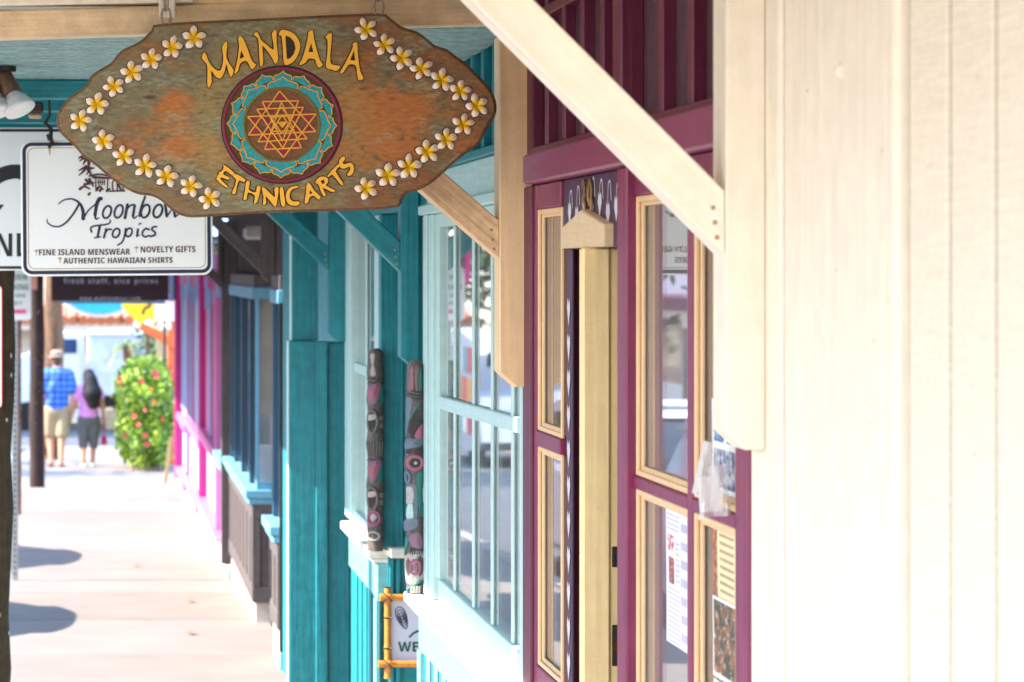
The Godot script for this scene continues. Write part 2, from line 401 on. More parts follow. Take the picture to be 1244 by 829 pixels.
var T := {}
func make_textures():
	# painted wood with the grain running up (v) or across (h)
	var gv := shade_img([[noise_img(512, 24, 0.05, 3, 4), 1.0], [noise_img(512, 512, 0.02, 5, 5), 0.8], [noise_img(512, 512, 0.2, 8, 2), 0.35]], 0.0, 1.0)
	var gh := gv.duplicate() as Image
	gh.rotate_90(CLOCKWISE)
	var mo := shade_img([[noise_img(512, 512, 0.012, 11, 6), 1.0], [noise_img(512, 512, 0.12, 13, 3), 0.4]], 0.0, 1.0)
	var co := shade_img([[noise_img(512, 512, 0.006, 21, 5), 0.9], [noise_img(512, 512, 0.3, 23, 2), 0.7]], 0.0, 1.0)
	for e in [["v", gv], ["h", gh], ["m", mo], ["c", co]]:
		var im: Image = e[1]
		for deg in [["soft", 0.94], ["mid", 0.84], ["hard", 0.6]]:
			var d := im.get_data()
			var o := PackedByteArray()
			o.resize(d.size())
			for i in d.size():
				var t := clampf((d[i] / 255.0 - 0.28) / 0.44, 0.0, 1.0)
				o[i] = int(lerpf(deg[1], 1.0, t) * 255.0)
			T[e[0] + "_" + deg[0]] = tex(Image.create_from_data(512, 512, false, Image.FORMAT_L8, o))
		var b := im.duplicate() as Image
		b.convert(Image.FORMAT_RGBA8)
		b.bump_map_to_normal_map(3.0)
		T[e[0] + "_n"] = tex(b)

func tex(im: Image) -> ImageTexture:
	im.generate_mipmaps()
	return ImageTexture.create_from_image(im)

func srgb(r: int, g: int, b: int) -> Color:
	return Color(r / 255.0, g / 255.0, b / 255.0)

func paint(called: String, c: Color, rough := 0.6, grain := "v_soft", scale := 1.2, bump := 0.35, world := true) -> StandardMaterial3D:
	var m := StandardMaterial3D.new()
	m.resource_name = called
	m.albedo_color = c; m.roughness = rough
	if grain:
		m.albedo_texture = T[grain]
		m.uv1_triplanar = true; m.uv1_world_triplanar = world
		m.uv1_scale = Vector3.ONE * scale
		if bump > 0.0:
			m.normal_enabled = true
			m.normal_texture = T[grain.substr(0, 1) + "_n"]; m.normal_scale = bump
	M[called] = m
	return m

func plain(called: String, c: Color, rough := 0.6, metal := 0.0) -> StandardMaterial3D:
	var m := StandardMaterial3D.new()
	m.resource_name = called
	m.albedo_color = c; m.roughness = rough; m.metallic = metal
	M[called] = m
	return m

func vcol(called: String, rough := 0.6) -> StandardMaterial3D:
	var m := plain(called, Color(1, 1, 1), rough)
	m.vertex_color_use_as_albedo = true
	return m

func lin(c: Color) -> Color:
	return c.srgb_to_linear()

func text_mesh(s: String, height: float, width: float, depth := 0.0015, weight := 700, family := "Droid Sans") -> Array:
	var f := SystemFont.new()
	f.font_names = PackedStringArray([family]); f.font_weight = weight
	var t := TextMesh.new()
	t.text = s; t.font = f; t.font_size = 64; t.pixel_size = 0.01; t.depth = 0.01
	var b := t.get_aabb()
	return [t, Vector3(width / b.size.x, height / b.size.y, depth / 0.01), b]

# flat lettering whose ink box is width x height, centred on where, facing +z before rot
func lettering(parent: Node3D, called: String, s: String, mat: Material, where: Vector3, width: float, height: float, rot := Vector3.ZERO, weight := 700) -> MeshInstance3D:
	var r := text_mesh(s, height, width, 0.0012, weight)
	var o := put_at(parent, called, r[0], mat, where)
	var ink: AABB = r[1 + 1]
	var c := ink.position + ink.size * 0.5
	o.transform = Transform3D(Basis.from_euler(rot) * Basis.from_scale(r[1]), where - at_of[parent])
	o.position -= Basis.from_euler(rot) * (c * (r[1] as Vector3))
	return o

# ---- bodies: tapered capsules joined with a smooth minimum, meshed as surface nets
func sd_mesh(bones: Array, cell: float, k: float) -> ArrayMesh:
	var lo := Vector3.ONE * 1e9; var hi := -lo
	for b in bones:
		var r := maxf(b[2], b[3]) + cell * 3.0
		for p in [b[0], b[1]]:
			lo = lo.min(p - Vector3.ONE * r); hi = hi.max(p + Vector3.ONE * r)
	var nx := int((hi.x - lo.x) / cell) + 2
	var ny := int((hi.y - lo.y) / cell) + 2
	var nz := int((hi.z - lo.z) / cell) + 2
	var f := PackedFloat32Array()
	f.resize(nx * ny * nz); f.fill(1.0)
	for b in bones:
		var A: Vector3 = b[0]; var B: Vector3 = b[1]
		var ra: float = b[2]; var rb: float = b[3]
		var sq: Vector3 = b[4] if b.size() > 4 else Vector3.ONE
		var r := maxf(ra, rb) * maxf(1.0, maxf(1.0 / sq.x, maxf(1.0 / sq.y, 1.0 / sq.z))) + k + cell * 2.0
		var p0 := ((A.min(B) - Vector3.ONE * r - lo) / cell).floor()
		var p1 := ((A.max(B) + Vector3.ONE * r - lo) / cell).ceil()
		var ab := (B - A) * sq
		var den := maxf(ab.length_squared(), 1e-9)
		for iz in range(maxi(0, int(p0.z)), mini(nz, int(p1.z) + 1)):
			for iy in range(maxi(0, int(p0.y)), mini(ny, int(p1.y) + 1)):
				var row := (iz * ny + iy) * nx
				for ix in range(maxi(0, int(p0.x)), mini(nx, int(p1.x) + 1)):
					var ap := (lo + Vector3(ix, iy, iz) * cell - A) * sq
					var t := clampf(ap.dot(ab) / den, 0.0, 1.0)
					var d := (ap - ab * t).length() - lerpf(ra, rb, t)
					var o := f[row + ix]
					var h := maxf(k - absf(o - d), 0.0) / k
					f[row + ix] = minf(o, d) - h * h * k * 0.25
	var id := PackedInt32Array()
	id.resize(nx * ny * nz); id.fill(-1)
	var pts := PackedVector3Array()
	var step := [1, nx, nx * ny]
	for iz in nz - 1:
		for iy in ny - 1:
			for ix in nx - 1:
				var o := (iz * ny + iy) * nx + ix
				var cnt := 0
				var sum := Vector3.ZERO
				var inside := 0
				for c in 8:
					if f[o + (c & 1) + ((c >> 1) & 1) * nx + ((c >> 2) & 1) * nx * ny] < 0.0:
						inside += 1
				if inside == 0 or inside == 8:
					continue
				for e in 12:
					var ax := e / 4
					var u := (e % 4) & 1; var w := ((e % 4) >> 1) & 1
					var c0 := [0, 0, 0]
					c0[(ax + 1) % 3] = u; c0[(ax + 2) % 3] = w
					var i0: int = o + c0[0] + c0[1] * nx + c0[2] * nx * ny
					var fa := f[i0]; var fb := f[i0 + step[ax]]
					if (fa < 0.0) != (fb < 0.0):
						var q := Vector3(c0[0], c0[1], c0[2])
						q[ax] += fa / (fa - fb)
						sum += q; cnt += 1
				id[o] = pts.size()
				pts.append(lo + (Vector3(ix, iy, iz) + sum / cnt) * cell)
	var idx := PackedInt32Array()
	for iz in range(1, nz - 1):
		for iy in range(1, ny - 1):
			for ix in range(1, nx - 1):
				var o := (iz * ny + iy) * nx + ix
				for ax in 3:
					var s0 := f[o] < 0.0
					if s0 == (f[o + step[ax]] < 0.0):
						continue
					var b1: int = step[(ax + 1) % 3]; var b2: int = step[(ax + 2) % 3]
					var q := [id[o], id[o - b1], id[o - b1 - b2], id[o - b2]]
					if q.min() < 0:
						continue
					if s0:
						idx.append_array([q[0], q[2], q[1], q[0], q[3], q[2]])
					else:
						idx.append_array([q[0], q[1], q[2], q[0], q[2], q[3]])
	var nn := PackedVector3Array()
	nn.resize(pts.size())
	for i in range(0, idx.size(), 3):
		var g := (pts[idx[i + 2]] - pts[idx[i]]).cross(pts[idx[i + 1]] - pts[idx[i]])
		nn[idx[i]] += g; nn[idx[i + 1]] += g; nn[idx[i + 2]] += g
	for i in nn.size():
		nn[i] = nn[i].normalized()
	var a := []
	a.resize(Mesh.ARRAY_MAX)
	a[Mesh.ARRAY_VERTEX] = pts; a[Mesh.ARRAY_NORMAL] = nn; a[Mesh.ARRAY_INDEX] = idx
	var m := ArrayMesh.new()
	m.add_surface_from_arrays(Mesh.PRIMITIVE_TRIANGLES, a)
	return m

func _ready():
	rng.seed = 20240611
	# ---- camera: a 95 mm lens held level, looking straight down the walk, shifted towards the shopfronts
	var cam := Camera3D.new()
	cam.name = "camera"
	add_child(cam)
	cam.position = Vector3(0, 1.73, 0)
	cam.projection = Camera3D.PROJECTION_FRUSTUM
	cam.near = 0.25; cam.far = 600.0
	cam.size = 2.0 * 0.25 * 414.5 / 3300.0
	cam.frustum_offset = Vector2(0.25 * 502.0 / 3300.0, -0.25 * 86.5 / 3300.0)
	var lens := CameraAttributesPhysical.new()
	lens.frustum_focal_length = 95.5
	lens.frustum_focus_distance = 6.3
	lens.frustum_near = 0.25; lens.frustum_far = 600.0
	lens.exposure_aperture = 8.0
	cam.attributes = lens
	cam.current = true
	# ---- sky, sun, exposure
	var env := Environment.new()
	var sky_mat := ProceduralSkyMaterial.new()
	sky_mat.sky_top_color = srgb(120, 158, 205); sky_mat.sky_horizon_color = srgb(238, 235, 228)
	sky_mat.ground_horizon_color = srgb(190, 185, 175); sky_mat.ground_bottom_color = srgb(150, 140, 125)
	sky_mat.sky_curve = 0.2; sky_mat.sun_angle_max = 1.0
	var sky := Sky.new()
	sky.sky_material = sky_mat
	env.background_mode = Environment.BG_SKY
	env.sky = sky
	env.background_energy_multiplier = 1.5
	env.tonemap_mode = Environment.TONE_MAPPER_LINEAR
	env.tonemap_exposure = 4.9
	env.sdfgi_enabled = true; env.ssao_enabled = true; env.ssil_enabled = true
	var we := WorldEnvironment.new()
	we.environment = env
	add_child(we)
	var sun := DirectionalLight3D.new()
	sun.name = "sun"
	add_child(sun)
	sun.look_at_from_position(Vector3.ZERO, Vector3(0.80, -0.60, -0.03), Vector3.UP)
	sun.light_energy = 1.15; sun.light_angular_distance = 0.5; sun.light_color = Color(1.0, 0.965, 0.915)
	sun.shadow_enabled = true

	make_textures()
	make_materials()
	build_ground()
	build_cream_building()
	build_purple_shop()
	build_teal_shop()
	build_brown_shop()
	build_pink_shop()
	build_canopies()
	build_far_end()
	build_across()
	build_mandala_sign()
	build_island_sign()
	build_street_signs()
	build_totems()
	build_small_things()
	build_hedge()
	build_people()

func make_materials():
	paint("near_cream", srgb(241, 232, 212), 0.55, "v_soft", 1.3, 0.3)
	paint("cream_brace", srgb(246, 238, 219), 0.55, "h_soft", 1.3, 0.3, false)
	paint("tan_cream", srgb(242, 210, 162), 0.55, "v_soft", 1.5, 0.4)
	paint("tan_beam", srgb(242, 214, 170), 0.55, "h_mid", 1.2, 0.5)
	paint("tan_brace", srgb(240, 206, 158), 0.55, "h_mid", 3.0, 0.6, false)
	paint("siding_cream", srgb(236, 227, 206), 0.65, "h_soft", 5.0, 0.8)
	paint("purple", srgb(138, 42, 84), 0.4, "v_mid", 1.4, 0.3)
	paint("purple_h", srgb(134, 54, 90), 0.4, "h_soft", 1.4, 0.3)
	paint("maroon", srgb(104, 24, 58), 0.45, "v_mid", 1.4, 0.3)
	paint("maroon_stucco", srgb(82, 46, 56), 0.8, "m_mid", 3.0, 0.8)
	paint("plum_board", srgb(72, 40, 72), 0.5, "m_soft", 2.0, 0.2)
	paint("bead_tan", srgb(236, 202, 154), 0.5, "v_soft", 2.2, 0.3)
	paint("jamb_cream", srgb(255, 230, 168), 0.5, "v_soft", 1.4, 0.4)
	paint("raw_pine", srgb(226, 202, 160), 0.6, "h_soft", 3.0, 0.4)
	paint("dark_reveal", srgb(104, 24, 58), 0.6, "v_soft", 2.0, 0.2)
	paint("teal", srgb(20, 138, 148), 0.45, "v_mid", 1.6, 0.7)
	paint("teal_h", srgb(20, 138, 148), 0.45, "h_mid", 1.6, 0.7)
	paint("teal_brace", srgb(20, 138, 148), 0.45, "h_mid", 2.0, 0.4, false)
	paint("teal_deep", srgb(20, 138, 148), 0.5, "v_mid", 1.6, 0.7)
	paint("teal_faded", srgb(158, 196, 194), 0.7, "h_hard", 2.6, 0.6)
	paint("pale_trim", srgb(190, 222, 216), 0.5, "v_soft", 1.8, 0.4)
	paint("pale_rail", srgb(190, 222, 218), 0.5, "h_soft", 1.8, 0.4)
	paint("aqua_rail", srgb(112, 176, 180), 0.5, "h_soft", 1.8, 0.4)
	paint("aqua_trim", srgb(112, 176, 180), 0.5, "v_soft", 1.8, 0.4)
	paint("white_sill", srgb(232, 228, 216), 0.55, "h_mid", 2.0, 0.4)
	paint("brown_paint", srgb(100, 90, 88), 0.6, "v_mid", 1.2, 0.3)
	paint("brown_dark", srgb(100, 90, 88), 0.6, "v_mid", 1.2, 0.3)
	paint("brown_brace", srgb(100, 90, 88), 0.6, "h_mid", 1.5, 0.3, false)
	paint("blue_trim", srgb(112, 176, 202), 0.5, "v_soft", 1.2, 0.2)
	paint("blue_dark", srgb(16, 66, 90), 0.5, "v_soft", 1.2, 0.2)
	paint("magenta", srgb(198, 24, 118), 0.5, "v_soft", 1.2, 0.2)
	paint("magenta_deep", srgb(150, 22, 84), 0.5, "v_soft", 1.2, 0.2)
	paint("pink_pale", srgb(222, 112, 166), 0.5, "v_soft", 1.2, 0.2)
	paint("sky_paint", srgb(146, 190, 226), 0.5, "v_soft", 1.2, 0.2)
	paint("white_block", srgb(226, 222, 216), 0.7, "m_soft", 1.0, 0.4)
	paint("foundation", srgb(212, 202, 190), 0.85, "c_mid", 1.2, 0.6)
	paint("concrete", srgb(140, 128, 120), 0.85, "c_soft", 0.45, 0.35)
	paint("concrete_b", srgb(136, 124, 116), 0.85, "c_soft", 0.52, 0.35)
	paint("concrete_c", srgb(143, 131, 124), 0.85, "c_soft", 0.39, 0.35)
	paint("asphalt", srgb(92, 92, 96), 0.9, "c_mid", 0.6, 0.5)
	paint("earth", srgb(150, 128, 104), 0.95, "c_mid", 0.3, 0.5)
	paint("kerb", srgb(182, 176, 168), 0.85, "c_mid", 0.6, 0.4)
	paint("room", srgb(190, 176, 164), 0.8, "m_soft", 0.7, 0.0)
	paint("room_plum", srgb(186, 160, 158), 0.8, "m_soft", 0.7, 0.0)
	paint("room_floor", srgb(110, 88, 66), 0.6, "h_mid", 0.9, 0.1)
	paint("pole_wood", srgb(92, 70, 50), 0.9, "v_hard", 1.6, 1.0)
	paint("pole_dark", srgb(66, 46, 40), 0.9, "v_hard", 1.2, 1.0)
	paint("pole_tan", srgb(134, 100, 74), 0.9, "v_hard", 1.2, 1.0)
	paint("terracotta", srgb(206, 122, 84), 0.8, "m_mid", 1.5, 0.3)
	paint("stucco_white", srgb(222, 216, 204), 0.8, "m_soft", 0.8, 0.3)
	paint("stucco_tan", srgb(186, 160, 124), 0.8, "m_soft", 0.8, 0.3)
	paint("plank_tan", srgb(206, 170, 122), 0.7, "v_mid", 2.0, 0.3)
	plain("rust_nail", srgb(168, 140, 104), 0.7)
	plain("galvanised", srgb(168, 170, 172), 0.45, 0.7)
	plain("iron", srgb(64, 56, 48), 0.6, 0.6)
	plain("chain_steel", srgb(150, 140, 124), 0.4, 0.9)
	plain("brass", srgb(212, 164, 66), 0.25, 1.0)
	plain("dark_metal", srgb(46, 42, 40), 0.5, 0.5)
	plain("sign_white", srgb(244, 243, 241), 0.45)
	plain("ink_black", srgb(26, 26, 30), 0.5)
	plain("ink_navy", srgb(24, 34, 66), 0.5)
	plain("ink_brown", srgb(74, 32, 34), 0.5)
	plain("ink_green", srgb(70, 128, 100), 0.5)
	plain("ink_red", srgb(206, 62, 48), 0.5)
	plain("ink_gold", srgb(176, 138, 66), 0.5)
	plain("ink_pink", srgb(222, 98, 150), 0.5)
	plain("ink_white", srgb(206, 208, 212), 0.5)
	plain("black_paint", srgb(22, 24, 24), 0.5)
	plain("tyre", srgb(30, 30, 32), 0.8)
	plain("hub", srgb(150, 152, 156), 0.35, 0.8)
	var g := plain("glass", Color(0.82, 0.88, 0.9, 0.08), 0.01)
	g.transparency = BaseMaterial3D.TRANSPARENCY_ALPHA
	g.metallic_specular = 0.75
	var cg := plain("dark_glass", srgb(24, 30, 36), 0.05)

# ---------------------------------------------------------------- ground
func build_ground():
	var tilt := Vector3(-atan(SLOPE), 0, 0)
	var g := structure("ground", Vector3(0, gy(60) - 0.32, -60))
	put_at(g, "soil", box_mesh(Vector3(600, 0.1, 600), 0.0), M.earth, Vector3(0, gy(60) - 0.37, -60), tilt)
	var r := structure("road", Vector3(-5.6, gy(50), -50))
	put_at(r, "asphalt_sheet", box_mesh(Vector3(8.1, 0.12, 180), 0.0), M.asphalt, Vector3(-5.62, gy(40) - 0.20, -40), tilt)
	for k in 14:
		put_at(r, "lane_line", box_mesh(Vector3(0.1, 0.004, 3.0), 0.0), M.ink_gold, Vector3(-5.6, gy(-6 + k * 8.0) - 0.134, 6 - k * 8.0), tilt)
	var cross := structure("cross_street", Vector3(0, gy(57), -57))
	put_at(cross, "asphalt_sheet", box_mesh(Vector3(120, 0.1, 15), 0.0), M.asphalt, Vector3(0, gy(57) - 0.185, -57), tilt)
	var w := structure("sidewalk", Vector3(-0.1, gy(20), -20))
	put_at(w, "bed", box_mesh(Vector3(2.5, 0.1, 76), 0.0), M.foundation, Vector3(-0.13, gy(11) - 0.085, -11), tilt)
	var d := -24.5
	var k := 0
	while d < 48.0:
		var mat = [M.concrete, M.concrete_b, M.concrete_c][(k * 7 + k / 3) % 3]
		put_at(w, "slab", box_mesh(Vector3(2.46, 0.12, 1.988), 0.012), mat, Vector3(-0.13, gy(d + 1.0) - 0.06 + rng.randf_range(-0.002, 0.001), -(d + 1.0)), tilt)
		d += 2.0; k += 1
	var kb := structure("kerb", Vector3(-1.45, gy(20), -20))
	for i in 18:
		put_at(kb, "kerb_stone", box_mesh(Vector3(0.16, 0.3, 2.99), 0.02), M.kerb, Vector3(-1.45, gy(-3.0 + i * 3.0) - 0.152, 3.0 - i * 3.0), tilt)
	var fw := structure("far_pavement", Vector3(0, gy(66), -66))
	put_at(fw, "slab_sheet", box_mesh(Vector3(60, 0.2, 3), 0.02), M.concrete, Vector3(0, gy(66.2) - 0.1, -66.2), tilt)
	var ow := structure("opposite_sidewalk", Vector3(-11, gy(40), -40))
	put_at(ow, "slab_sheet", box_mesh(Vector3(2.6, 0.2, 110), 0.02), M.concrete, Vector3(-11.0, gy(20) - 0.1, -20), tilt)

# a glazed opening in the shopfront plane: glass at depth x, between d0..d1 and y0..y1
func pane(parent: Node3D, x: float, y0: float, y1: float, d0: float, d1: float):
	board(parent, "pane", M.glass, x, x + 0.004, y0, y1, d0, d1, 0.0)

func room(parent: Node3D, d0: float, d1: float, x1: float, y0: float, y1: float, mat: Material):
	board(parent, "interior_floor", M.room_floor, 1.12, x1, y0 - 0.1, y0, d0, d1, 0.0)
	board(parent, "interior_ceiling", mat, 1.12, x1, y1, y1 + 0.1, d0, d1, 0.0)
	board(parent, "interior_wall", mat, x1, x1 + 0.1, y0 - 0.1, y1 + 0.1, d0, d1, 0.0)
	board(parent, "interior_wall", mat, 1.12, x1 + 0.1, y0 - 0.1, y1 + 0.1, d0 - 0.1, d0, 0.0)
	board(parent, "interior_wall", mat, 1.12, x1 + 0.1, y0 - 0.1, y1 + 0.1, d1, d1 + 0.1, 0.0)

# ---------------------------------------------------------------- the near cream building
func build_cream_building():
	var t := thing("cream_building", "cream painted plank wall with vertical boards filling the right edge", "building", Vector3(1.05, gy(2), -2))
	var cm: Material = M.near_cream
	board(t, "corner_board", cm, 0.984, 1.06, -0.2, 3.4, 3.928, 4.10, 0.006)
	board(t, "casing_board", cm, 0.989, 1.06, -0.2, 3.4, 3.716, 3.920, 0.006)
	board(t, "casing_board", cm, 0.984, 1.06, -0.2, 3.4, 3.358, 3.708, 0.008)
	var e := 3.35
	while e > -6.0:
		var wdt := 0.163
		board(t, "siding_board", M.siding_cream, 1.0, 1.05, -0.2, 3.4, e - wdt + 0.016, e - 0.001, 0.003)
		e -= wdt
	board(t, "backing", cm, 1.056, 1.2, -0.2, 3.4, -22.0, 4.1, 0.0)
	board(t, "upper_wall", cm, 1.02, 1.2, 3.4, 5.2, -22.0, 6.3, 0.0)
	board(t, "return_wall", cm, 1.2, 4.5, -0.3, 5.2, 3.9, 4.0, 0.0)
	var nail := MB.new()
	nail.lathe([Vector2(0.0115, 0), Vector2(0.0112, 0.003), Vector2(0.0095, 0.0065), Vector2(0.006, 0.009), Vector2(0.0, 0.0102)], 14)
	var nm := nail.mesh()
	for p in [[3.60, 1.994], [3.455, 1.546], [3.68, 1.272]]:
		put_at(t, "bolt_head", nm, cm, Vector3(0.985, p[1], -p[0]), Vector3(0, 0, PI / 2))
	var tack := MB.new()
	tack.lathe([Vector2(0.0024, 0.0), Vector2(0.0022, 0.0008), Vector2(0.0, 0.001)], 8)
	var tm := tack.mesh()
	for p in [[3.79, 1.98], [3.41, 1.88], [3.45, 1.64], [3.83, 1.40], [3.56, 1.43], [3.62, 1.73], [3.27, 1.30], [3.09, 1.95], [3.10, 1.52]]:
		put_at(t, "nail_head", tm, M.rust_nail, Vector3(0.9845 if p[0] > 3.36 and p[0] < 3.71 else (0.9895 if p[0] > 3.7 else 1.0005), p[1], -p[0]), Vector3(0, 0, PI / 2))

# ---------------------------------------------------------------- the purple shop
func build_purple_shop():
	var t := thing("purple_shop", "purple wooden shopfront with tan glazed doors and slatted transom", "building", Vector3(1.0, gy(5.2), -5.2))
	var pu: Material = M.purple
	# transom of stucco with battens
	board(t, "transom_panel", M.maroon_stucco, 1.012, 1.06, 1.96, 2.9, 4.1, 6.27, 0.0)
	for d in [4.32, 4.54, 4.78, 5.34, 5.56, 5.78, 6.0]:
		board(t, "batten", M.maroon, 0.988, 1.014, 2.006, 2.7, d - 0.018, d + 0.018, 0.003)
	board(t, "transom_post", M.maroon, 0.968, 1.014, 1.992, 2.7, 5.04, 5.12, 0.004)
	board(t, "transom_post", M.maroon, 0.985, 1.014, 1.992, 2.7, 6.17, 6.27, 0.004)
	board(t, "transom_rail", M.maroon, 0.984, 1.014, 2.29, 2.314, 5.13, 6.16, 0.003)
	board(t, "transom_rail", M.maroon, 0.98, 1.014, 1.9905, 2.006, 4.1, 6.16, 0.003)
	board(t, "header", M.purple_h, 0.957, 1.06, 1.923, 1.989, 4.1, 6.13, 0.005)
	# posts
	board(t, "door_post", pu, 0.97, 1.006, -0.25, 1.921, 5.0, 5.085, 0.004)
	board(t, "jamb_post", M.maroon, 0.978, 1.05, -0.25, 1.921, 6.152, 6.27, 0.004)
	# front window of two columns
	var xs := 0.985
	board(t, "stile", pu, xs, 1.03, -0.2, 1.921, 4.12, 4.205, 0.003)
	board(t, "mullion", pu, xs, 1.03, 0.80, 1.866, 4.512, 4.548, 0.003)
	board(t, "top_rail", pu, xs, 1.03, 1.8665, 1.9215, 4.207, 4.998, 0.003)
	board(t, "bottom_rail", pu, xs, 1.03, 0.62, 0.799, 4.207, 4.998, 0.003)
	board(t, "panel", pu, 1.0, 1.04, -0.2, 0.619, 4.207, 4.998, 0.003)
	for c in [[4.207, 4.51], [4.55, 4.998]]:
		board(t, "glazing_bar", pu, xs - 0.001, 1.03, 1.329, 1.351, c[0], c[1], 0.002)
		for r in [[0.801, 1.328], [1.352, 1.8655]]:
			glazed(t, c[0] + 0.001, c[1] - 0.001, r[0], r[1])
	# doorway: painted board above, pediment, far jamb
	board(t, "lintel_board", M.plum_board, 0.992, 1.01, 1.775, 1.9215, 5.09, 5.80, 0.002)
	var ped := MB.new()
	ped.prism(PackedVector2Array([Vector2(5.235, 1.775), Vector2(5.715, 1.775), Vector2(5.715, 1.818), Vector2(5.485, 1.852), Vector2(5.235, 1.819)]), -0.9918, -0.972, 0.003, true, Transform3D(Basis(Vector3(0, 0, -1), Vector3(0, 1, 0), Vector3(-1, 0, 0)), Vector3.ZERO))
	put(t, "pediment", ped, M.raw_pine)
	board(t, "door_casing", M.plum_board, 0.996, 1.001, -0.25, 1.774, 5.715, 5.785, 0.001)
	board(t, "reveal", M.dark_reveal, 0.997, 1.032, -0.25, 1.774, 5.786, 5.799, 0.002)
	board(t, "door_edge", M.jamb_cream, 0.962, 1.0175, -0.25, 1.7742, 5.40, 5.44, 0.004)
	board(t, "door_stop", M.jamb_cream, 1.0185, 1.036, -0.25, 1.7742, 5.407, 5.44, 0.003)
	board(t, "strike_plate", M.iron, 1.0215, 1.034, 1.138, 1.179, 5.4035, 5.4075, 0.0015)
	board(t, "strike_plate", M.iron, 1.0215, 1.0355, 0.941, 1.023, 5.4035, 5.4075, 0.0015)
	board(t, "strike_hole", M.black_paint, 1.0255, 1.033, 1.146, 1.166, 5.402, 5.4045, 0.0)
	board(t, "strike_hole", M.brass, 1.0255, 1.033, 0.972, 0.99, 5.402, 5.4045, 0.0)
	board(t, "threshold", M.raw_pine, 0.99, 1.2, -0.28, -0.12, 5.09, 5.77, 0.004)
	# sidelight
	board(t, "stile", pu, xs, 1.03, -0.2, 1.921, 6.118, 6.150, 0.003)
	board(t, "top_rail", pu, xs, 1.03, 1.8665, 1.9215, 5.80, 6.116, 0.003)
	board(t, "bottom_rail", pu, xs, 1.03, 0.62, 0.839, 5.80, 6.116, 0.003)
	board(t, "panel", pu, 1.0, 1.04, -0.2, 0.619, 5.80, 6.116, 0.003)
	board(t, "glazing_bar", pu, xs - 0.001, 1.03, 1.335, 1.368, 5.80, 6.116, 0.002)
	for r in [[0.841, 1.334], [1.369, 1.8655]]:
		glazed(t, 5.801, 6.115, r[0], r[1])
	room(t, 4.1, 6.2, 4.2, gy(5), 2.5, M.room_plum)
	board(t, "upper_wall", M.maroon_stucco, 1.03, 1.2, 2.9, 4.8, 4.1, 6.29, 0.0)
	# leaves painted in white on the lintel board and the casing
	var ink := MB.new()
	var z := 0.0
	for k in 7:
		var dx := 5.20 + k * 0.085
		var top := 1.912 - absf(k - 3.0) * 0.006
		var low := top - 0.030 - (k % 2) * 0.016
		z += 0.00008
		ink.stroke(smooth_loop(PackedVector2Array([Vector2(dx - 0.03, top - 0.035), Vector2(dx - 0.02, top), Vector2(dx, top - 0.005), Vector2(dx + 0.004, low)]), 4, false), 0.006, 0.004, z)
		z += 0.00008
		var leaf := PackedVector2Array([Vector2(dx + 0.004, low - 0.042), Vector2(dx + 0.026, low - 0.012), Vector2(dx + 0.018, low + 0.008), Vector2(dx + 0.004, low), Vector2(dx - 0.010, low + 0.008), Vector2(dx - 0.018, low - 0.012)])
		ink.prism(leaf, z - 0.00005, z, 0.0, false)
	var painted := MB.new()
	for k in 22:
		var yy := 1.66 - k * 0.075
		z += 0.00002
		painted.prism(PackedVector2Array([Vector2(5.748, yy - 0.05), Vector2(5.768, yy - 0.01), Vector2(5.760, yy + 0.01), Vector2(5.748, yy), Vector2(5.736, yy + 0.01), Vector2(5.728, yy - 0.01)]), z - 0.0001, z, 0.0, false)
	var xf := Transform3D(Basis(Vector3(0, 0, -1), Vector3(0, 1, 0), Vector3(-1, 0, 0)), Vector3(0.9915, 0, 0))
	var turned := MB.new()
	for i in range(0, ink.v.size(), 3):
		for k in [0, 2, 1]:
			turned.vert(xf * ink.v[i + k], xf.basis * ink.n[i + k])
	put(t, "painted_leaves", turned, M.ink_white)
	turned = MB.new()
	for i in range(0, painted.v.size(), 3):
		for k in [0, 2, 1]:
			turned.vert(xf * painted.v[i + k] + Vector3(0.0038, 0, 0), xf.basis * painted.n[i + k])
	put(t, "painted_leaves", turned, M.ink_white)
	# brass house number
	var num := thing("house_number", "brass house number 39 screwed above the purple doorway", "house number", Vector3(0.985, 1.86, -5.5))
	lettering(num, "numeral", "3", M.brass, Vector3(0.987, 1.872, -5.535), 0.05, 0.085, Vector3(0, -PI / 2, 0))
	lettering(num, "numeral", "9", M.brass, Vector3(0.987, 1.872, -5.462), 0.05, 0.085, Vector3(0, -PI / 2, 0))
	for q in [5.535, 5.462]:
		board(num, "stud", M.brass, 0.9875, 0.9915, 1.868, 1.876, q - 0.006, q + 0.006, 0.0)

# one pane with its double tan beading, set back in the purple frame
func glazed(t: Node3D, d0: float, d1: float, y0: float, y1: float):
	var b := 0.013
	for k in 2:
		var xa: float = [0.988, 0.996][k]
		var xb: float = [0.996, 1.004][k]
		var i := b * k * 0.55
		var w := b - 0.002
		board(t, "bead", M.bead_tan, xa, xb - 0.0005, y0 + i, y1 - i, d0 + i, d0 + i + w, 0.002)
		board(t, "bead", M.bead_tan, xa, xb - 0.0005, y0 + i, y1 - i, d1 - i - w, d1 - i, 0.002)
		board(t, "bead", M.bead_tan, xa + 0.0004, xb - 0.0009, y0 + i, y0 + i + w, d0 + i + w, d1 - i - w, 0.002)
		board(t, "bead", M.bead_tan, xa + 0.0004, xb - 0.0009, y1 - i - w, y1 - i, d0 + i + w, d1 - i - w, 0.002)
	pane(t, 1.0045, y0, y1, d0, d1)

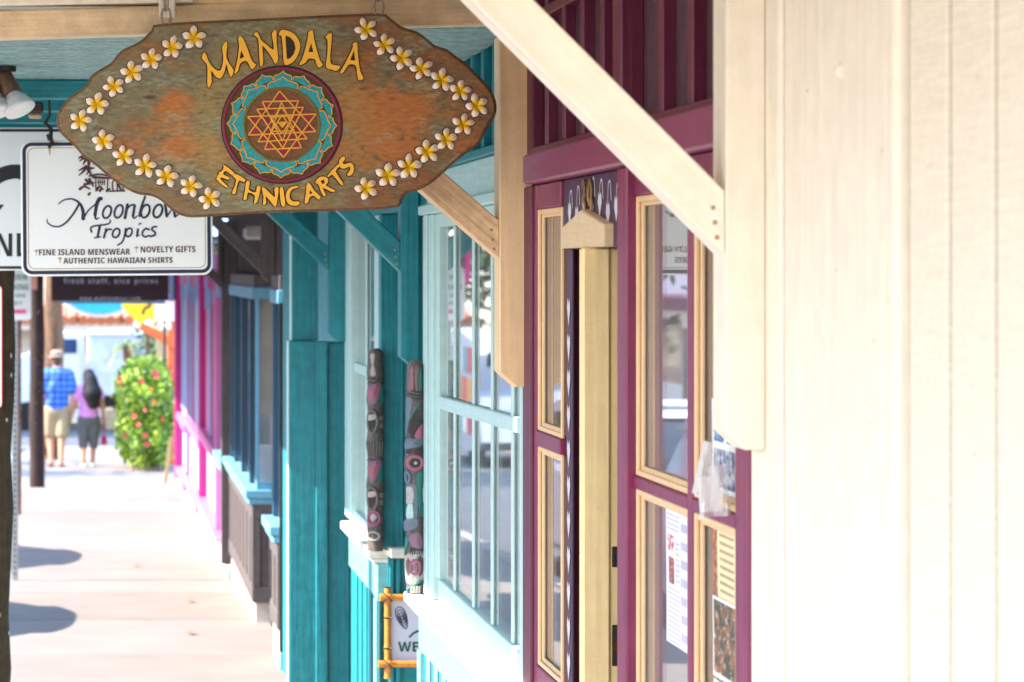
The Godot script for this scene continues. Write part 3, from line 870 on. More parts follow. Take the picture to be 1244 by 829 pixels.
# ---------------------------------------------------------------- the teal shop
func build_teal_shop():
	var t := thing("teal_shop", "teal clapboard shopfront with pale blue paned window and recessed entry", "building", Vector3(1.0, gy(8.5), -8.5))
	# upper facade
	board(t, "transom_panel", M.teal_deep, 1.012, 1.06, 2.03, 3.0, 6.3, 14.75, 0.0)
	var d := 6.42
	while d < 10.7:
		board(t, "batten", M.teal, 0.99, 1.014, 2.045, 2.7, d - 0.02, d + 0.02, 0.003)
		d += 0.2
	board(t, "transom_rail", M.teal, 0.975, 1.014, 2.02, 2.042, 6.3, 10.75, 0.003)
	board(t, "frieze", M.pale_rail, 0.99, 1.05, 1.925, 2.019, 6.3, 8.2, 0.003)
	board(t, "frieze", M.teal_h, 0.99, 1.05, 1.925, 2.019, 8.2005, 10.75, 0.003)
	# near window
	board(t, "head_trim", M.pale_rail, 0.968, 1.05, 1.895, 1.924, 6.3, 8.24, 0.004)
	board(t, "corner_board", M.pale_trim, 0.978, 1.06, 0.76, 1.894, 7.98, 8.2, 0.004)
	board(t, "corner_bead", M.pale_trim, 0.972, 0.9778, 0.76, 1.894, 8.06, 8.13, 0.003)
	board(t, "jamb", M.pale_trim, 0.985, 1.04, 0.76, 1.894, 6.3, 6.36, 0.003)
	board(t, "jamb", M.pale_trim, 0.988, 1.04, 0.83, 1.894, 7.90, 7.979, 0.003)
	board(t, "bottom_rail", M.pale_rail, 0.988, 1.04, 0.762, 0.83, 6.361, 7.9, 0.003)
	board(t, "top_rail", M.pale_rail, 0.988, 1.04, 1.855, 1.894, 6.361, 7.9, 0.003)
	board(t, "middle_rail", M.pale_rail, 0.987, 1.04, 1.335, 1.372, 6.361, 7.9, 0.003, Vector3(-0.012, 0, 0))
	var cols := [6.361, 6.535, 6.875, 7.22, 7.60, 7.9]
	for i in range(1, 5):
		for r in [[0.831, 1.338], [1.372, 1.8545]]:
			board(t, "muntin", M.pale_trim, 0.993, 1.0015, r[0], r[1], cols[i] - 0.012, cols[i] + 0.012, 0.003)
	for i in 5:
		for r in [[0.831, 1.338], [1.372, 1.8545]]:
			pane(t, 1.002, r[0], r[1], cols[i] + 0.012, cols[i + 1] - 0.012)
	sill_and_wainscot(t, 6.3, 8.2, true)
	# far window
	board(t, "corner_board", M.teal, 0.978, 1.06, 0.76, 1.924, 9.43, 9.50, 0.004)
	board(t, "jamb", M.pale_trim, 0.985, 1.04, 0.76, 1.924, 9.501, 9.72, 0.003)
	board(t, "jamb", M.pale_trim, 0.972, 1.04, 0.76, 1.924, 10.5, 10.74, 0.003)
	board(t, "middle_rail", M.pale_rail, 0.988, 1.04, 1.335, 1.372, 9.721, 10.499, 0.003)
	board(t, "muntin", M.pale_trim, 0.993, 1.0015, 0.80, 1.334, 10.09, 10.12, 0.003)
	board(t, "muntin", M.pale_trim, 0.993, 1.0015, 1.373, 1.924, 10.09, 10.12, 0.003)
	for c in [[9.722, 10.089], [10.121, 10.498]]:
		pane(t, 1.002, 0.80, 1.334, c[0], c[1]); pane(t, 1.002, 1.373, 1.924, c[0], c[1])
	board(t, "bottom_rail", M.pale_rail, 0.988, 1.04, 0.762, 0.799, 9.721, 10.499, 0.003)
	sill_and_wainscot(t, 9.43, 10.5, false)
	# recess: the side that faces up the street, its sill, and the back
	board(t, "recess_wall", M.teal, 1.061, 1.9, 0.772, 2.4, 9.43, 9.52, 0.0)
	board(t, "recess_trim", M.teal, 1.068, 1.1, 0.772, 1.924, 9.405, 9.429, 0.003)
	board(t, "recess_sill", M.white_sill, 1.003, 1.9, 0.735, 0.771, 9.36, 9.5, 0.005)
	board(t, "recess_apron", M.teal, 1.003, 1.9, -0.3, 0.734, 9.42, 9.52, 0.0)
	for x in [1.006, 1.03, 1.20, 1.34]:
		board(t, "recess_batten", M.teal, x, x + 0.016, -0.3, 0.73, 9.405, 9.4195, 0.003)
	board(t, "recess_wall", M.teal, 1.061, 1.9, -0.3, 2.4, 8.1, 8.2, 0.0)
	board(t, "recess_back", M.teal_deep, 1.9, 1.98, -0.3, 2.4, 8.1, 9.52, 0.0)
	board(t, "recess_ceiling", M.teal_h, 1.06, 1.98, 2.2, 2.3, 8.1, 9.52, 0.0)
	board(t, "recess_floor", M.foundation, 0.99, 1.98, gy(8.7) - 0.2, gy(8.7) + 0.06, 8.2, 9.42, 0.005)
	# rooms behind the glass
	room(t, 6.32, 8.05, 4.4, gy(7), 2.35, M.room)
	room(t, 9.55, 10.8, 4.4, gy(10), 2.35, M.room)
	board(t, "upper_wall", M.teal_deep, 1.03, 1.2, 3.0, 5.0, 6.3, 14.75, 0.0)
	# partition that closes the teal front, with its tall post
	board(t, "partition_board", M.teal, 0.762, 0.868, -0.45, 1.445, 10.86, 10.92, 0.004)
	board(t, "partition_batten", M.teal, 0.866, 0.914, -0.45, 1.445, 10.845, 10.90, 0.004)
	board(t, "partition_board", M.teal_deep, 0.9145, 1.0, -0.45, 1.435, 10.87, 10.92, 0.004)
	board(t, "partition_edge", M.pale_trim, 0.756, 0.7615, -0.45, 1.445, 10.862, 10.95, 0.002)
	board(t, "partition_return", M.teal, 0.762, 1.0, -0.45, 1.44, 10.93, 11.0, 0.0)
	board(t, "partition_post", M.teal, 0.775, 0.88, 1.446, 2.26, 10.89, 10.97, 0.004)
	board(t, "post_edge", M.pale_trim, 0.7695, 0.7747, 1.446, 2.26, 10.892, 10.97, 0.002)
	board(t, "side_wall", M.teal_deep, 0.996, 1.1, -0.6, 2.03, 11.0, 14.72, 0.0)
	# dark down pipe at the end of the front
	var p := MB.new()
	p.box(Vector3(1.0, 0.6, -14.78), Vector3(0.036, 1.9, 0.05), 0.004)
	put(t, "corner_board", p, M.black_paint)
	board(t, "pipe_shoe", M.blue_trim, 0.983, 1.016, gy(14.8), -0.352, 14.752, 14.80, 0.004)

func sill_and_wainscot(t: Node3D, d0: float, d1: float, near: bool):
	board(t, "sill", M.white_sill, 0.9745 if near else 0.935, 1.06, 0.726, 0.758, d0, d1 + 0.02, 0.004)
	if near:
		board(t, "sill_front", M.white_sill, 0.922, 0.974, 0.726, 0.758, 5.9, d1 + 0.02, 0.005)
	board(t, "sill_nosing", M.white_sill, 0.95, 1.06, 0.710, 0.7255, d0, d1 + 0.01, 0.004)
	board(t, "apron", M.aqua_rail, 0.966, 1.02, 0.585, 0.7095, d0, d1, 0.003)
	board(t, "wainscot", M.teal, 0.9745, 1.04, -0.28, 0.584, d0, d1, 0.0)
	board(t, "skirting", M.pale_rail, 0.962, 1.02, -0.30, -0.06, d0, d1, 0.003)
	board(t, "corner_batten", M.aqua_trim, 0.960, 1.02, -0.06, 0.584, (d1 - 0.07) if near else d0, d1 if near else (d0 + 0.07), 0.003)
	var d := d0 + 0.10
	while d < d1 - 0.12:
		board(t, "wainscot_batten", M.aqua_trim if near else M.teal, 0.968, 0.9744, -0.059, 0.584, d - 0.036, d + 0.036, 0.003)
		d += 0.178

# ---------------------------------------------------------------- the brown shop
func build_brown_shop():
	var t := thing("brown_shop", "brown wooden shopfront with blue trimmed bay windows beyond the teal shop", "building", Vector3(1.0, gy(18), -18))
	board(t, "upper_wall", M.brown_dark, 1.06, 1.2, 1.66, 4.2, 14.8, 22.3, 0.0)
	var d := 15.0
	while d < 22.2:
		board(t, "batten", M.brown_paint, 1.04, 1.0595, 1.70, 2.4, d - 0.025, d + 0.025, 0.003)
		d += 0.3
	bay(t, 14.86, 15.5)
	bay(t, 17.3, 20.4)
	board(t, "corner_post", M.brown_paint, 0.93, 1.05, gy(20.8) + 0.12, 2.1, 20.6, 20.75, 0.004)
	board(t, "corner_post", M.brown_paint, 1.0, 1.06, gy(20.8) + 0.12, 1.66, 20.76, 22.3, 0.004)
	board(t, "foundation_block", M.foundation, 0.965, 1.1, gy(22) - 0.2, gy(20.8) + 0.12, 20.45, 22.3, 0.006)
	board(t, "blue_post", M.blue_dark, 0.985, 1.05, 0.2, 1.66, 21.4, 21.6, 0.004)
	board(t, "sill", M.blue_trim, 0.93, 1.0, 0.18, 0.26, 20.9, 22.2, 0.005)
	# door recess between the bays
	board(t, "recess_wall", M.brown_paint, 1.301, 2.0, -0.9, 1.66, 17.3, 17.4, 0.0)
	board(t, "recess_back", M.brown_dark, 2.0, 2.1, -0.9, 2.2, 15.4, 17.4, 0.0)
	board(t, "recess_wall", M.brown_dark, 1.301, 2.0, -0.9, 1.66, 15.4, 15.5, 0.0)
	room(t, 17.75, 20.4, 3.8, gy(18), 1.9, M.room)
	for c in [[16.03, 1.96], [20.55, 1.90]]:
		board(t, "corbel", M.white_block, 0.86, 1.03, c[1] - 0.05, c[1] + 0.03, c[0] + 0.1, c[0] + 0.2, 0.02)

func bay(t: Node3D, d0: float, d1: float):
	var g := gy(d1)
	board(t, "bay_base", M.foundation, 0.995, 1.3, g - 0.2, g + 0.22, d0 + 0.03, d1, 0.006)
	board(t, "sill", M.blue_trim, 0.93, 1.30, 0.275, 0.33, d0 - 0.03, d1 + 0.03, 0.006)
	board(t, "sill_nosing", M.blue_trim, 0.95, 1.30, 0.235, 0.274, d0 - 0.015, d1 + 0.015, 0.006)
	board(t, "top_rail", M.brown_paint, 0.975, 1.30, 0.14, 0.234, d0, d1, 0.004)
	board(t, "bottom_rail", M.brown_paint, 0.975, 1.30, g + 0.221, g + 0.32, d0, d1, 0.004)
	board(t, "bay_panel", M.brown_dark, 0.986, 1.30, g + 0.321, 0.139, d0 + 0.02, d1 - 0.02, 0.0)
	board(t, "corner_stile", M.brown_paint, 0.975, 1.03, g + 0.321, 0.139, d0, d0 + 0.12, 0.004)
	board(t, "side_stile", M.brown_paint, 1.085, 1.12, g + 0.321, 0.139, d0, d0 + 0.019, 0.004)
	var d := d0 + 0.42
	while d < d1:
		board(t, "bay_batten", M.brown_paint, 0.978, 0.9855, g + 0.321, 0.139, d - 0.09, d + 0.09, 0.003)
		d += 0.42
	board(t, "window_head", M.blue_trim, 0.975, 1.30, 1.545, 1.62, d0 - 0.02, d1 + 0.02, 0.005)
	board(t, "roof_board", M.brown_dark, 0.985, 1.30, 1.621, 1.70, d0 - 0.01, d1 + 0.01, 0.004)
	board(t, "window_corner", M.blue_trim, 1.0, 1.022, 0.331, 1.544, d0, d0 + 0.07, 0.003)
	board(t, "window_corner", M.blue_trim, 1.13, 1.16, 0.331, 1.544, d0, d0 + 0.06, 0.003)
	board(t, "window_bottom", M.blue_trim, 1.0225, 1.1295, 0.331, 0.37, d0 + 0.005, d0 + 0.05, 0.003)
	var k := d0 + 0.55
	while k < d1 - 0.2:
		board(t, "window_mullion", M.blue_dark, 0.988, 1.04, 0.331, 1.544, k - 0.06, k + 0.06, 0.003)
		k += 1.0
	board(t, "window_mullion", M.blue_dark, 0.988, 1.04, 0.331, 1.544, d1 - 0.12, d1, 0.003)
	board(t, "pane", M.glass, 1.012, 1.016, 0.331, 1.544, d0 + 0.07, d1 - 0.12, 0.0)
	board(t, "pane", M.glass, 1.0225, 1.1295, 0.371, 1.544, d0 + 0.02, d0 + 0.024, 0.0)
	board(t, "blind", M.stucco_tan, 1.03, 1.30, 0.80, 1.544, d0 + 0.11, d0 + 0.12, 0.0)
	board(t, "inner_sill", M.white_block, 1.03, 1.30, 0.331, 0.60, d0 + 0.13, d0 + 0.30, 0.0)

# ---------------------------------------------------------------- the pink shop
func build_pink_shop():
	var t := thing("pink_shop", "magenta and sky blue painted shopfront at the far end", "building", Vector3(1.0, gy(28), -28))
	var b := gy(35)
	board(t, "wall", M.sky_paint, 1.06, 1.2, b - 0.3, 4.0, 22.35, 35.2, 0.0)
	board(t, "foundation_block", M.white_block, 0.955, 1.059, gy(26) - 0.3, gy(24) + 0.20, 22.4, 26.0, 0.006)
	board(t, "foundation_block", M.white_block, 0.965, 1.059, gy(30) - 0.3, gy(28) + 0.12, 26.01, 30.0, 0.006)
	board(t, "foundation_block", M.white_block, 0.975, 1.059, gy(35) - 0.3, gy(33) + 0.06, 30.01, 35.0, 0.006)
	for s in [[34.5, 0.962, "magenta", 0.4], [26.8, 0.985, "magenta", 0.35], [31.9, 1.03, "magenta", 0.2], [23.4, 1.0, "pink_pale", 0.3]]:
		board(t, "pilaster", M[s[2]], s[1], 1.0595, gy(s[0]) + 0.13, 2.0, s[0] - s[3] * 0.5, s[0] + s[3] * 0.5, 0.005)
	for s in [[32.1, 34.2, "sky_paint"], [29.6, 31.7, "magenta"], [28.6, 29.5, "sky_paint"], [27.1, 28.5, "magenta"], [25.7, 26.5, "pink_pale"], [24.7, 25.6, "magenta"], [23.7, 24.6, "pink_pale"]]:
		board(t, "shutter", M[s[2]], 1.042, 1.0592, gy(s[0]) + 0.95, 1.55, s[0], s[1], 0.003)
	for s in [33.2, 31.0, 30.2, 28.0, 25.2]:
		board(t, "window_frame", M.sky_paint, 1.022, 1.0415, gy(s) + 0.95, 1.55, s - 0.06, s + 0.06, 0.004)
	for s in [[22.4, 26.9], [26.95, 31.2], [31.25, 34.2]]:
		var y := gy((s[0] + s[1]) * 0.5) + 0.88
		board(t, "sill_rail", M.pink_pale, 0.975, 1.0591, y - 0.05, y + 0.04, s[0], s[1], 0.005)
		board(t, "base_rail", M.pink_pale, 0.962, 1.0591, y - 0.72, y - 0.64, s[0], s[1], 0.005)
	for k in 9:
		board(t, "fretwork_tooth", M.sky_paint, 1.0 + 0.02 * (k % 2), 1.04, 1.50 - 0.07 * (k % 3), 1.66, 23.0 + k * 1.25, 23.12 + k * 1.25, 0.004)
	board(t, "head_rail", M.magenta, 1.02, 1.0593, 1.56, 1.68, 22.4, 35.0, 0.004)

# ---------------------------------------------------------------- canopies with their brackets
func canopy(called_label: String, d0: float, d1: float, ceil_y: float, edge_x: float, fascia_y: float, deck: Material, timber: Material, joists: Array, jh: float) -> Node3D:
	var t := thing("canopy", called_label, "canopy", Vector3(1.0, ceil_y, -(d0 + d1) * 0.5), "wooden canopies over the walk")
	var n := int(ceil((d1 - d0) / 0.3))
	for i in n:
		board(t, "deck_board", deck, edge_x, 1.0, ceil_y, ceil_y + 0.04, d0 + (d1 - d0) * i / n + 0.001, d0 + (d1 - d0) * (i + 1) / n - 0.001, 0.003)
	board(t, "roof_sheet", M.galvanised, edge_x - 0.05, 1.02, ceil_y + 0.045, ceil_y + 0.06, d0, d1, 0.0)
	board(t, "fascia", timber, edge_x - 0.05, edge_x - 0.002, fascia_y, ceil_y + 0.04, d0, d1, 0.004)
	for j in joists:
		board(t, "joist", timber, edge_x, 0.985, ceil_y - jh, ceil_y - 0.0005, j - 0.03, j + 0.03, 0.004)
	return t

func bracket(t: Node3D, d: float, x0: float, x1: float, yb: float, yt: float, join: float, deg: float, post_mat: Material, brace_mat: Material, dep := 0.085):
	var w := x1 - x0
	var mb := MB.new()
	mb.prism(PackedVector2Array([Vector2(x0, yt), Vector2(x0, yb + w * 0.45), Vector2(x0 + w * 0.5, yb), Vector2(x1, yb), Vector2(x1, yt)]), -d - dep * 0.5, -d + dep * 0.5, 0.003)
	put(t, "bracket_post", mb, post_mat)
	var a := deg_to_rad(deg)
	var th := 0.066
	# the brace runs up and out from the post to the underside of the timbers
	var rise := yt - join - 0.02
	var len := rise / sin(a)
	var c2 := Vector2(x0 - cos(a) * len * 0.5, join + sin(a) * len * 0.5)
	var half := th * 0.5
	var cut := half / tan(a)
	var cut2 := half * tan(a)
	var br := MB.new()
	br.prism(PackedVector2Array([Vector2(-len * 0.5, -half), Vector2(len * 0.5 + cut2, -half), Vector2(len * 0.5 - cut2, half), Vector2(-len * 0.5, half)]), -dep * 0.42, dep * 0.42, 0.003)
	var sc := MB.new()
	sc.lathe([Vector2(0.0038, 0.0), Vector2(0.0034, 0.0012), Vector2(0.0, 0.0014)], 8, Transform3D(Basis(Vector3(1, 0, 0), Vector3(0, 0, 1), Vector3(0, -1, 0)), Vector3.ZERO))
	var sm := sc.mesh()
	for k in 3:
		put_at(t, "screw_head", sm, M.rust_nail, Vector3(x0 - 0.012 - 0.003 * k, join - 0.022 + 0.022 * k, -d + dep * 0.42 + 0.0001))
	put_at(t, "bracket_brace", br.mesh(), brace_mat, Vector3(c2.x, c2.y, -d), Vector3(0, 0, -a))

func build_canopies():
	var c := canopy("cream canopy with tan beams above the carved hanging sign", 1.5, 6.36, 2.44, -1.0, 2.30, M.siding_cream, M.tan_beam, [2.4, 4.05], 0.1)
	bracket(c, 4.05, 0.926, 0.984, 1.464, 2.34, 1.80, 45.0, M.near_cream, M.cream_brace)
	bracket(c, 6.29, 0.922, 0.999, 1.46, 2.268, 1.80, 41.0, M.tan_cream, M.tan_brace)
	board(c, "end_beam", M.tan_beam, -1.0, 1.0, 2.27, 2.335, 6.255, 6.325, 0.004, Vector3(0, 0, 0.03))
	board(c, "end_beam", M.tan_beam, -1.0, 1.0, 2.342, 2.436, 6.265, 6.325, 0.004, Vector3(0, 0, 0.0))
	board(c, "cleat", M.near_cream, -1.0, 0.22, 2.334, 2.358, 6.235, 6.262, 0.006, Vector3(0, 0, 0.02))
	board(c, "hanger_block", M.near_cream, 0.137, 0.175, 2.31, 2.42, 6.215, 6.252, 0.004)
	board(c, "hanger_block", M.near_cream, 0.60, 0.655, 2.37, 2.41, 6.19, 6.252, 0.004, Vector3(0, 0, 0.5))
	var t := canopy("teal canopy with weathered joists behind the carved hanging sign", 6.42, 14.8, 2.30, -1.0, 2.296, M.teal_faded, M.teal_h, [8.15, 8.8, 9.5, 10.2, 11.2, 12.2, 13.4], 0.058)
	bracket(t, 8.4, 0.929, 0.986, 1.437, 2.23, 1.77, 44.0, M.teal, M.teal_brace)
	bracket(t, 10.75, 0.91, 0.985, 1.447, 2.23, 1.77, 43.0, M.teal, M.teal_brace)
	var b := canopy("brown canopy with dark joists in front of the blue windows", 14.85, 22.3, 2.22, -1.0, 1.93, M.brown_dark, M.brown_dark, [15.4, 16.0, 17.0, 18.2, 19.4, 20.7, 21.8], 0.10)
	bracket(b, 16.0, 0.955, 1.035, 1.66, 2.12, 1.76, 44.0, M.brown_paint, M.brown_brace)
	bracket(b, 20.6, 0.90, 0.929, 1.60, 2.12, 1.66, 44.0, M.brown_paint, M.brown_brace)
	canopy("magenta edged canopy of the far pink shop", 22.35, 35.2, 1.95, -1.0, 1.62, M.sky_paint, M.magenta, [24.0, 26.0, 28.0, 30.0, 32.0, 34.0], 0.10)

# ---------------------------------------------------------------- the carved sign
func sign_texture() -> ImageTexture:
	var w := 1024; var h := 480
	var f1 := FastNoiseLite.new(); f1.seed = 4; f1.frequency = 0.012; f1.fractal_octaves = 6; f1.fractal_gain = 0.6
	var f2 := FastNoiseLite.new(); f2.seed = 9; f2.frequency = 0.008; f2.fractal_octaves = 6
	var f3 := FastNoiseLite.new(); f3.seed = 17; f3.frequency = 0.06; f3.fractal_octaves = 4; f3.fractal_gain = 0.65
	var green := Vector3(118, 112, 82); var brown := Vector3(130, 88, 50); var rust := Vector3(176, 108, 50)
	var olive := Vector3(150, 132, 80); var verd := Vector3(136, 152, 130); var dark := Vector3(74, 58, 46)
	var data := PackedByteArray()
	data.resize(w * h * 3)
	var i := 0
	for y in h:
		for x in w:
			# millimetres on the board, turned to the same units the outline was measured in
			var px := 336.0 + (float(x) / w - 0.5) * 980.0 / 1.848
			var py := 140.0 + (float(y) / h - 0.5) * 460.0 / 1.848
			var n1 := f1.get_noise_2d(x * 0.75 + 20.0 * f2.get_noise_2d(y * 2.0, x * 0.7), y * 1.25)
			var n2 := f2.get_noise_2d(x * 0.8, y * 1.2)
			var n3 := f3.get_noise_2d(x * 0.5, y * 1.5)
			var right := smoothstep(330.0, 470.0, px)
			var c := green.lerp(brown, clampf(right * 0.8 + n2 * 1.0 + n1 * 0.5, 0.0, 1.0))
			var m := exp(-(pow((px - 214.0) / 26.0, 2) + pow((py - 140.0) / 45.0, 2)))
			m += exp(-(pow((px - 228.0) / 62.0, 2) + pow((py - 186.0) / 24.0, 2)))
			m += 1.25 * exp(-(pow((px - 480.0) / 82.0, 2) + pow((py - 142.0) / 52.0, 2)))
			m += 0.7 * exp(-(pow((px - 440.0) / 50.0, 2) + pow((py - 190.0) / 30.0, 2)))
			c = c.lerp(rust, clampf((m - 0.30 + n1 * 0.7 + n2 * 0.6 + n3 * 0.5) * 1.3, 0.0, 0.92))
			var rr := Vector2(px - 342.0, py - 151.0).length()
			var o := exp(-pow((rr - 92.0) / 22.0, 2)) * (1.0 - 0.6 * right)
			c = c.lerp(olive, clampf(o * 0.75 + n2 * 0.4 * o, 0.0, 0.8))
			c = c.lerp(verd, clampf((n3 * 0.6 - n2 * 0.9 + n1 * 0.8 - 0.16 - right * 0.12 - m * 0.12) * 1.5, 0.0, 0.5))
			c = c.lerp(dark, clampf((-n1 * 1.0 - n3 * 0.5 - 0.36) * 1.6, 0.0, 0.35))
			var kn := Vector2((px - 182.0) / 7.0, (py - 118.0) / 2.2)
			c = c.lerp(dark, clampf(1.4 - kn.length(), 0.0, 0.85))
			c *= 1.0 + 0.16 * n3
			data[i] = clampi(int(c.x), 0, 255); data[i + 1] = clampi(int(c.y), 0, 255); data[i + 2] = clampi(int(c.z), 0, 255)
			i += 3
	return tex(Image.create_from_data(w, h, false, Image.FORMAT_RGB8, data))

func sign_uv(mb: MB):
	for i in mb.v.size():
		mb.uv[i] = Vector2(mb.v[i].x / 0.98 + 0.5, 0.5 - mb.v[i].y / 0.46)

func build_mandala_sign():
	var at := Vector3(0.3993, 2.0775, -6.1)
	var t := thing("hanging_sign", "carved wooden sign reading Mandala Ethnic Arts with plumeria flowers and lotus medallion", "sign", at)
	at_of[t] = Vector3.ZERO           # parts of the sign are given in its own metres
	var wood := StandardMaterial3D.new()
	wood.resource_name = "patina_board"
	wood.albedo_texture = sign_texture(); wood.roughness = 0.62
	wood.normal_enabled = true; wood.normal_texture = T["h_n"]; wood.normal_scale = 0.12
	var edge := paint("sign_edge", srgb(128, 92, 58), 0.8, "h_hard", 6.0, 0.5, false)
	plain("letter_gold", srgb(244, 184, 48), 0.5)
	plain("groove_dark", srgb(54, 46, 34), 0.8)
	paint("ring_maroon", srgb(136, 38, 70), 0.55, "m_mid", 14.0, 0.2, false)
	paint("ring_olive", srgb(122, 104, 34), 0.6, "m_mid", 14.0, 0.2, false)
	paint("field_olive", srgb(84, 72, 30), 0.7, "m_mid", 14.0, 0.3, false)
	paint("field_brown", srgb(130, 88, 58), 0.7, "m_mid", 12.0, 0.3, false)
	paint("lotus_blue", srgb(24, 164, 172), 0.5, "m_mid", 16.0, 0.3, false)
	plain("line_gold", srgb(236, 172, 62), 0.5)
	plain("gem_maroon", srgb(146, 18, 54), 0.5)
	var outline := smooth_loop(flat(SIGN_OUTLINE), 3)
	var b := MB.new()
	b.prism(outline, -0.018, 0.0, 0.0025)
	sign_uv(b)
	put(t, "plank", b, wood)
	var rim := MB.new()
	var rim_path := []
	for p in outline:
		rim_path.append(Vector3(p.x, p.y, -0.010))
	rim_path.append(rim_path[0]); rim_path.append(rim_path[1])
	rim.tube(rim_path, [0.0062], 6, false)
	put(t, "rim", rim, edge)
	# lettering, each letter cut proud with a dark groove round it
	for L in LETTERS:
		var o := flat(L[1])
		if Geometry2D.is_polygon_clockwise(o):
			o.reverse()
		var base := MB.new()
		var g := Geometry2D.offset_polygon(o, 0.0026, Geometry2D.JOIN_ROUND)
		base.prism(g[0], 0.0004, 0.0016, 0.0, false)
		var body := smooth_loop(o, 2)
		if L[2].size():
			body = with_hole(smooth_loop(o, 2), flat(L[2]))
		var mb := MB.new()
		mb.prism(body, 0.001, 0.0065, 0.0, false)
		var l := put(t, "letter_" + L[0], mb, M.letter_gold)
		put(l, "groove", base, M.groove_dark)
	# plumeria flowers
	var pm := vcol("petal_paint", 0.5)
	var petal := MB.new()
	petal.colored = true
	var shape := [[0.0, 0.0], [0.009, 0.0072], [0.017, 0.0098], [0.0235, 0.0070], [0.0284, 0.0002], [0.0235, -0.0056], [0.0165, -0.0066], [0.008, -0.0042]]
	var whiteness := func(x: float) -> Color:
		return lin(srgb(236, 190, 20)).lerp(lin(srgb(240, 228, 220)), smoothstep(0.0105, 0.0205, x))
	var mid := Vector3(0.0145, 0.0015, 0.0062)
	for k in shape.size():
		var a := Vector3(shape[k][0], shape[k][1], 0.0035)
		var c := Vector3(shape[(k + 1) % 8][0], shape[(k + 1) % 8][1], 0.0035)
		var na := (Vector3(a.x - mid.x, a.y - mid.y, 0.012)).normalized()
		var nc := (Vector3(c.x - mid.x, c.y - mid.y, 0.012)).normalized()
		var ma := a.lerp(mid, 0.5) + Vector3(0, 0, 0.0009); var mc := c.lerp(mid, 0.5) + Vector3(0, 0, 0.0009)
		for tr in [[a, c, mc, na, nc, nc], [a, mc, ma, na, nc, na], [ma, mc, mid, na, nc, Vector3(0, 0, 1)]]:
			var p3 := [tr[0], tr[1], tr[2]]; var n3 := [tr[3], tr[4], tr[5]]
			if (p3[2] - p3[0]).cross(p3[1] - p3[0]).z < 0.0:
				p3 = [tr[0], tr[2], tr[1]]; n3 = [tr[3], tr[5], tr[4]]
			for q in 3:
				petal.tint = whiteness.call(p3[q].x)
				petal.vert(p3[q], n3[q])
	var petal_mesh := petal.mesh()
	var flower_base := MB.new()
	for k in 5:
		var pts := PackedVector2Array()
		for s in shape:
			pts.append((Vector2(s[0], s[1]) * 1.09 + Vector2(-0.001, 0)).rotated(TAU * k / 5))
		flower_base.prism(pts, 0.0003, 0.0012 + k * 0.0002, 0.0, false)
	var fb := flower_base.mesh()
	var fl := flat(FLOWERS)
	for i in fl.size():
		var turn := 0.30 + rng.randf_range(-0.35, 0.35)
		var f := put_at(t, "flower", fb, M.groove_dark, Vector3(fl[i].x, fl[i].y, 0), Vector3(0, 0, turn))
		var grow := rng.randf_range(0.93, 1.06)
		f.scale = Vector3(grow, grow * rng.randf_range(0.95, 1.03), 1.0)
		for k in 5:
			var pe := MeshInstance3D.new()
			pe.name = "petal"; pe.mesh = petal_mesh; pe.material_override = pm
			pe.rotation = Vector3(0, 0, TAU * k / 5 + rng.randf_range(-0.07, 0.07))
			pe.scale = Vector3(rng.randf_range(0.94, 1.04), rng.randf_range(0.9, 1.06), 1.0)
			pe.position.z = 0.0004 * k
			f.add_child(pe, true)
	# medallion
	var c0 := Vector2((342.3 - 336.0) * 0.001848, (140.0 - 151.5) * 0.001848)
	var disc := func(called: String, r0: float, r1: float, z: float, mat: Material, bulge: float):
		var mb := MB.new()
		var xf := Transform3D(Basis(Vector3(1.03, 0, 0), Vector3(0, 0, 1), Vector3(0, -1, 0)), Vector3(c0.x, c0.y, z))
		if r0 <= 0.0:
			mb.lathe([Vector2(r1, 0), Vector2(r1 - 0.0005, 0.0006), Vector2(0, 0.0006)], 64, xf)
		else:
			var pr := []
			for s in 7:
				var a := PI * s / 6.0
				pr.append(Vector2((r0 + r1) * 0.5 + cos(a) * (r1 - r0) * 0.5, sin(a) * bulge))
			mb.lathe(pr, 64, xf)
		return put(t, called, mb, mat)
	disc.call("groove_ring", 0.126, 0.1335, 0.0, M.groove_dark, 0.0008)
	disc.call("medallion_field", 0.0, 0.1285, 0.0006, M.field_olive, 0.0)
	disc.call("medallion_ring", 0.1225, 0.1305, 0.0004, M.ring_maroon, 0.005)
	disc.call("medallion_centre", 0.0, 0.0835, 0.0012, M.field_brown, 0.0)
	disc.call("centre_ring", 0.078, 0.0865, 0.0016, M.ring_olive, 0.0035)
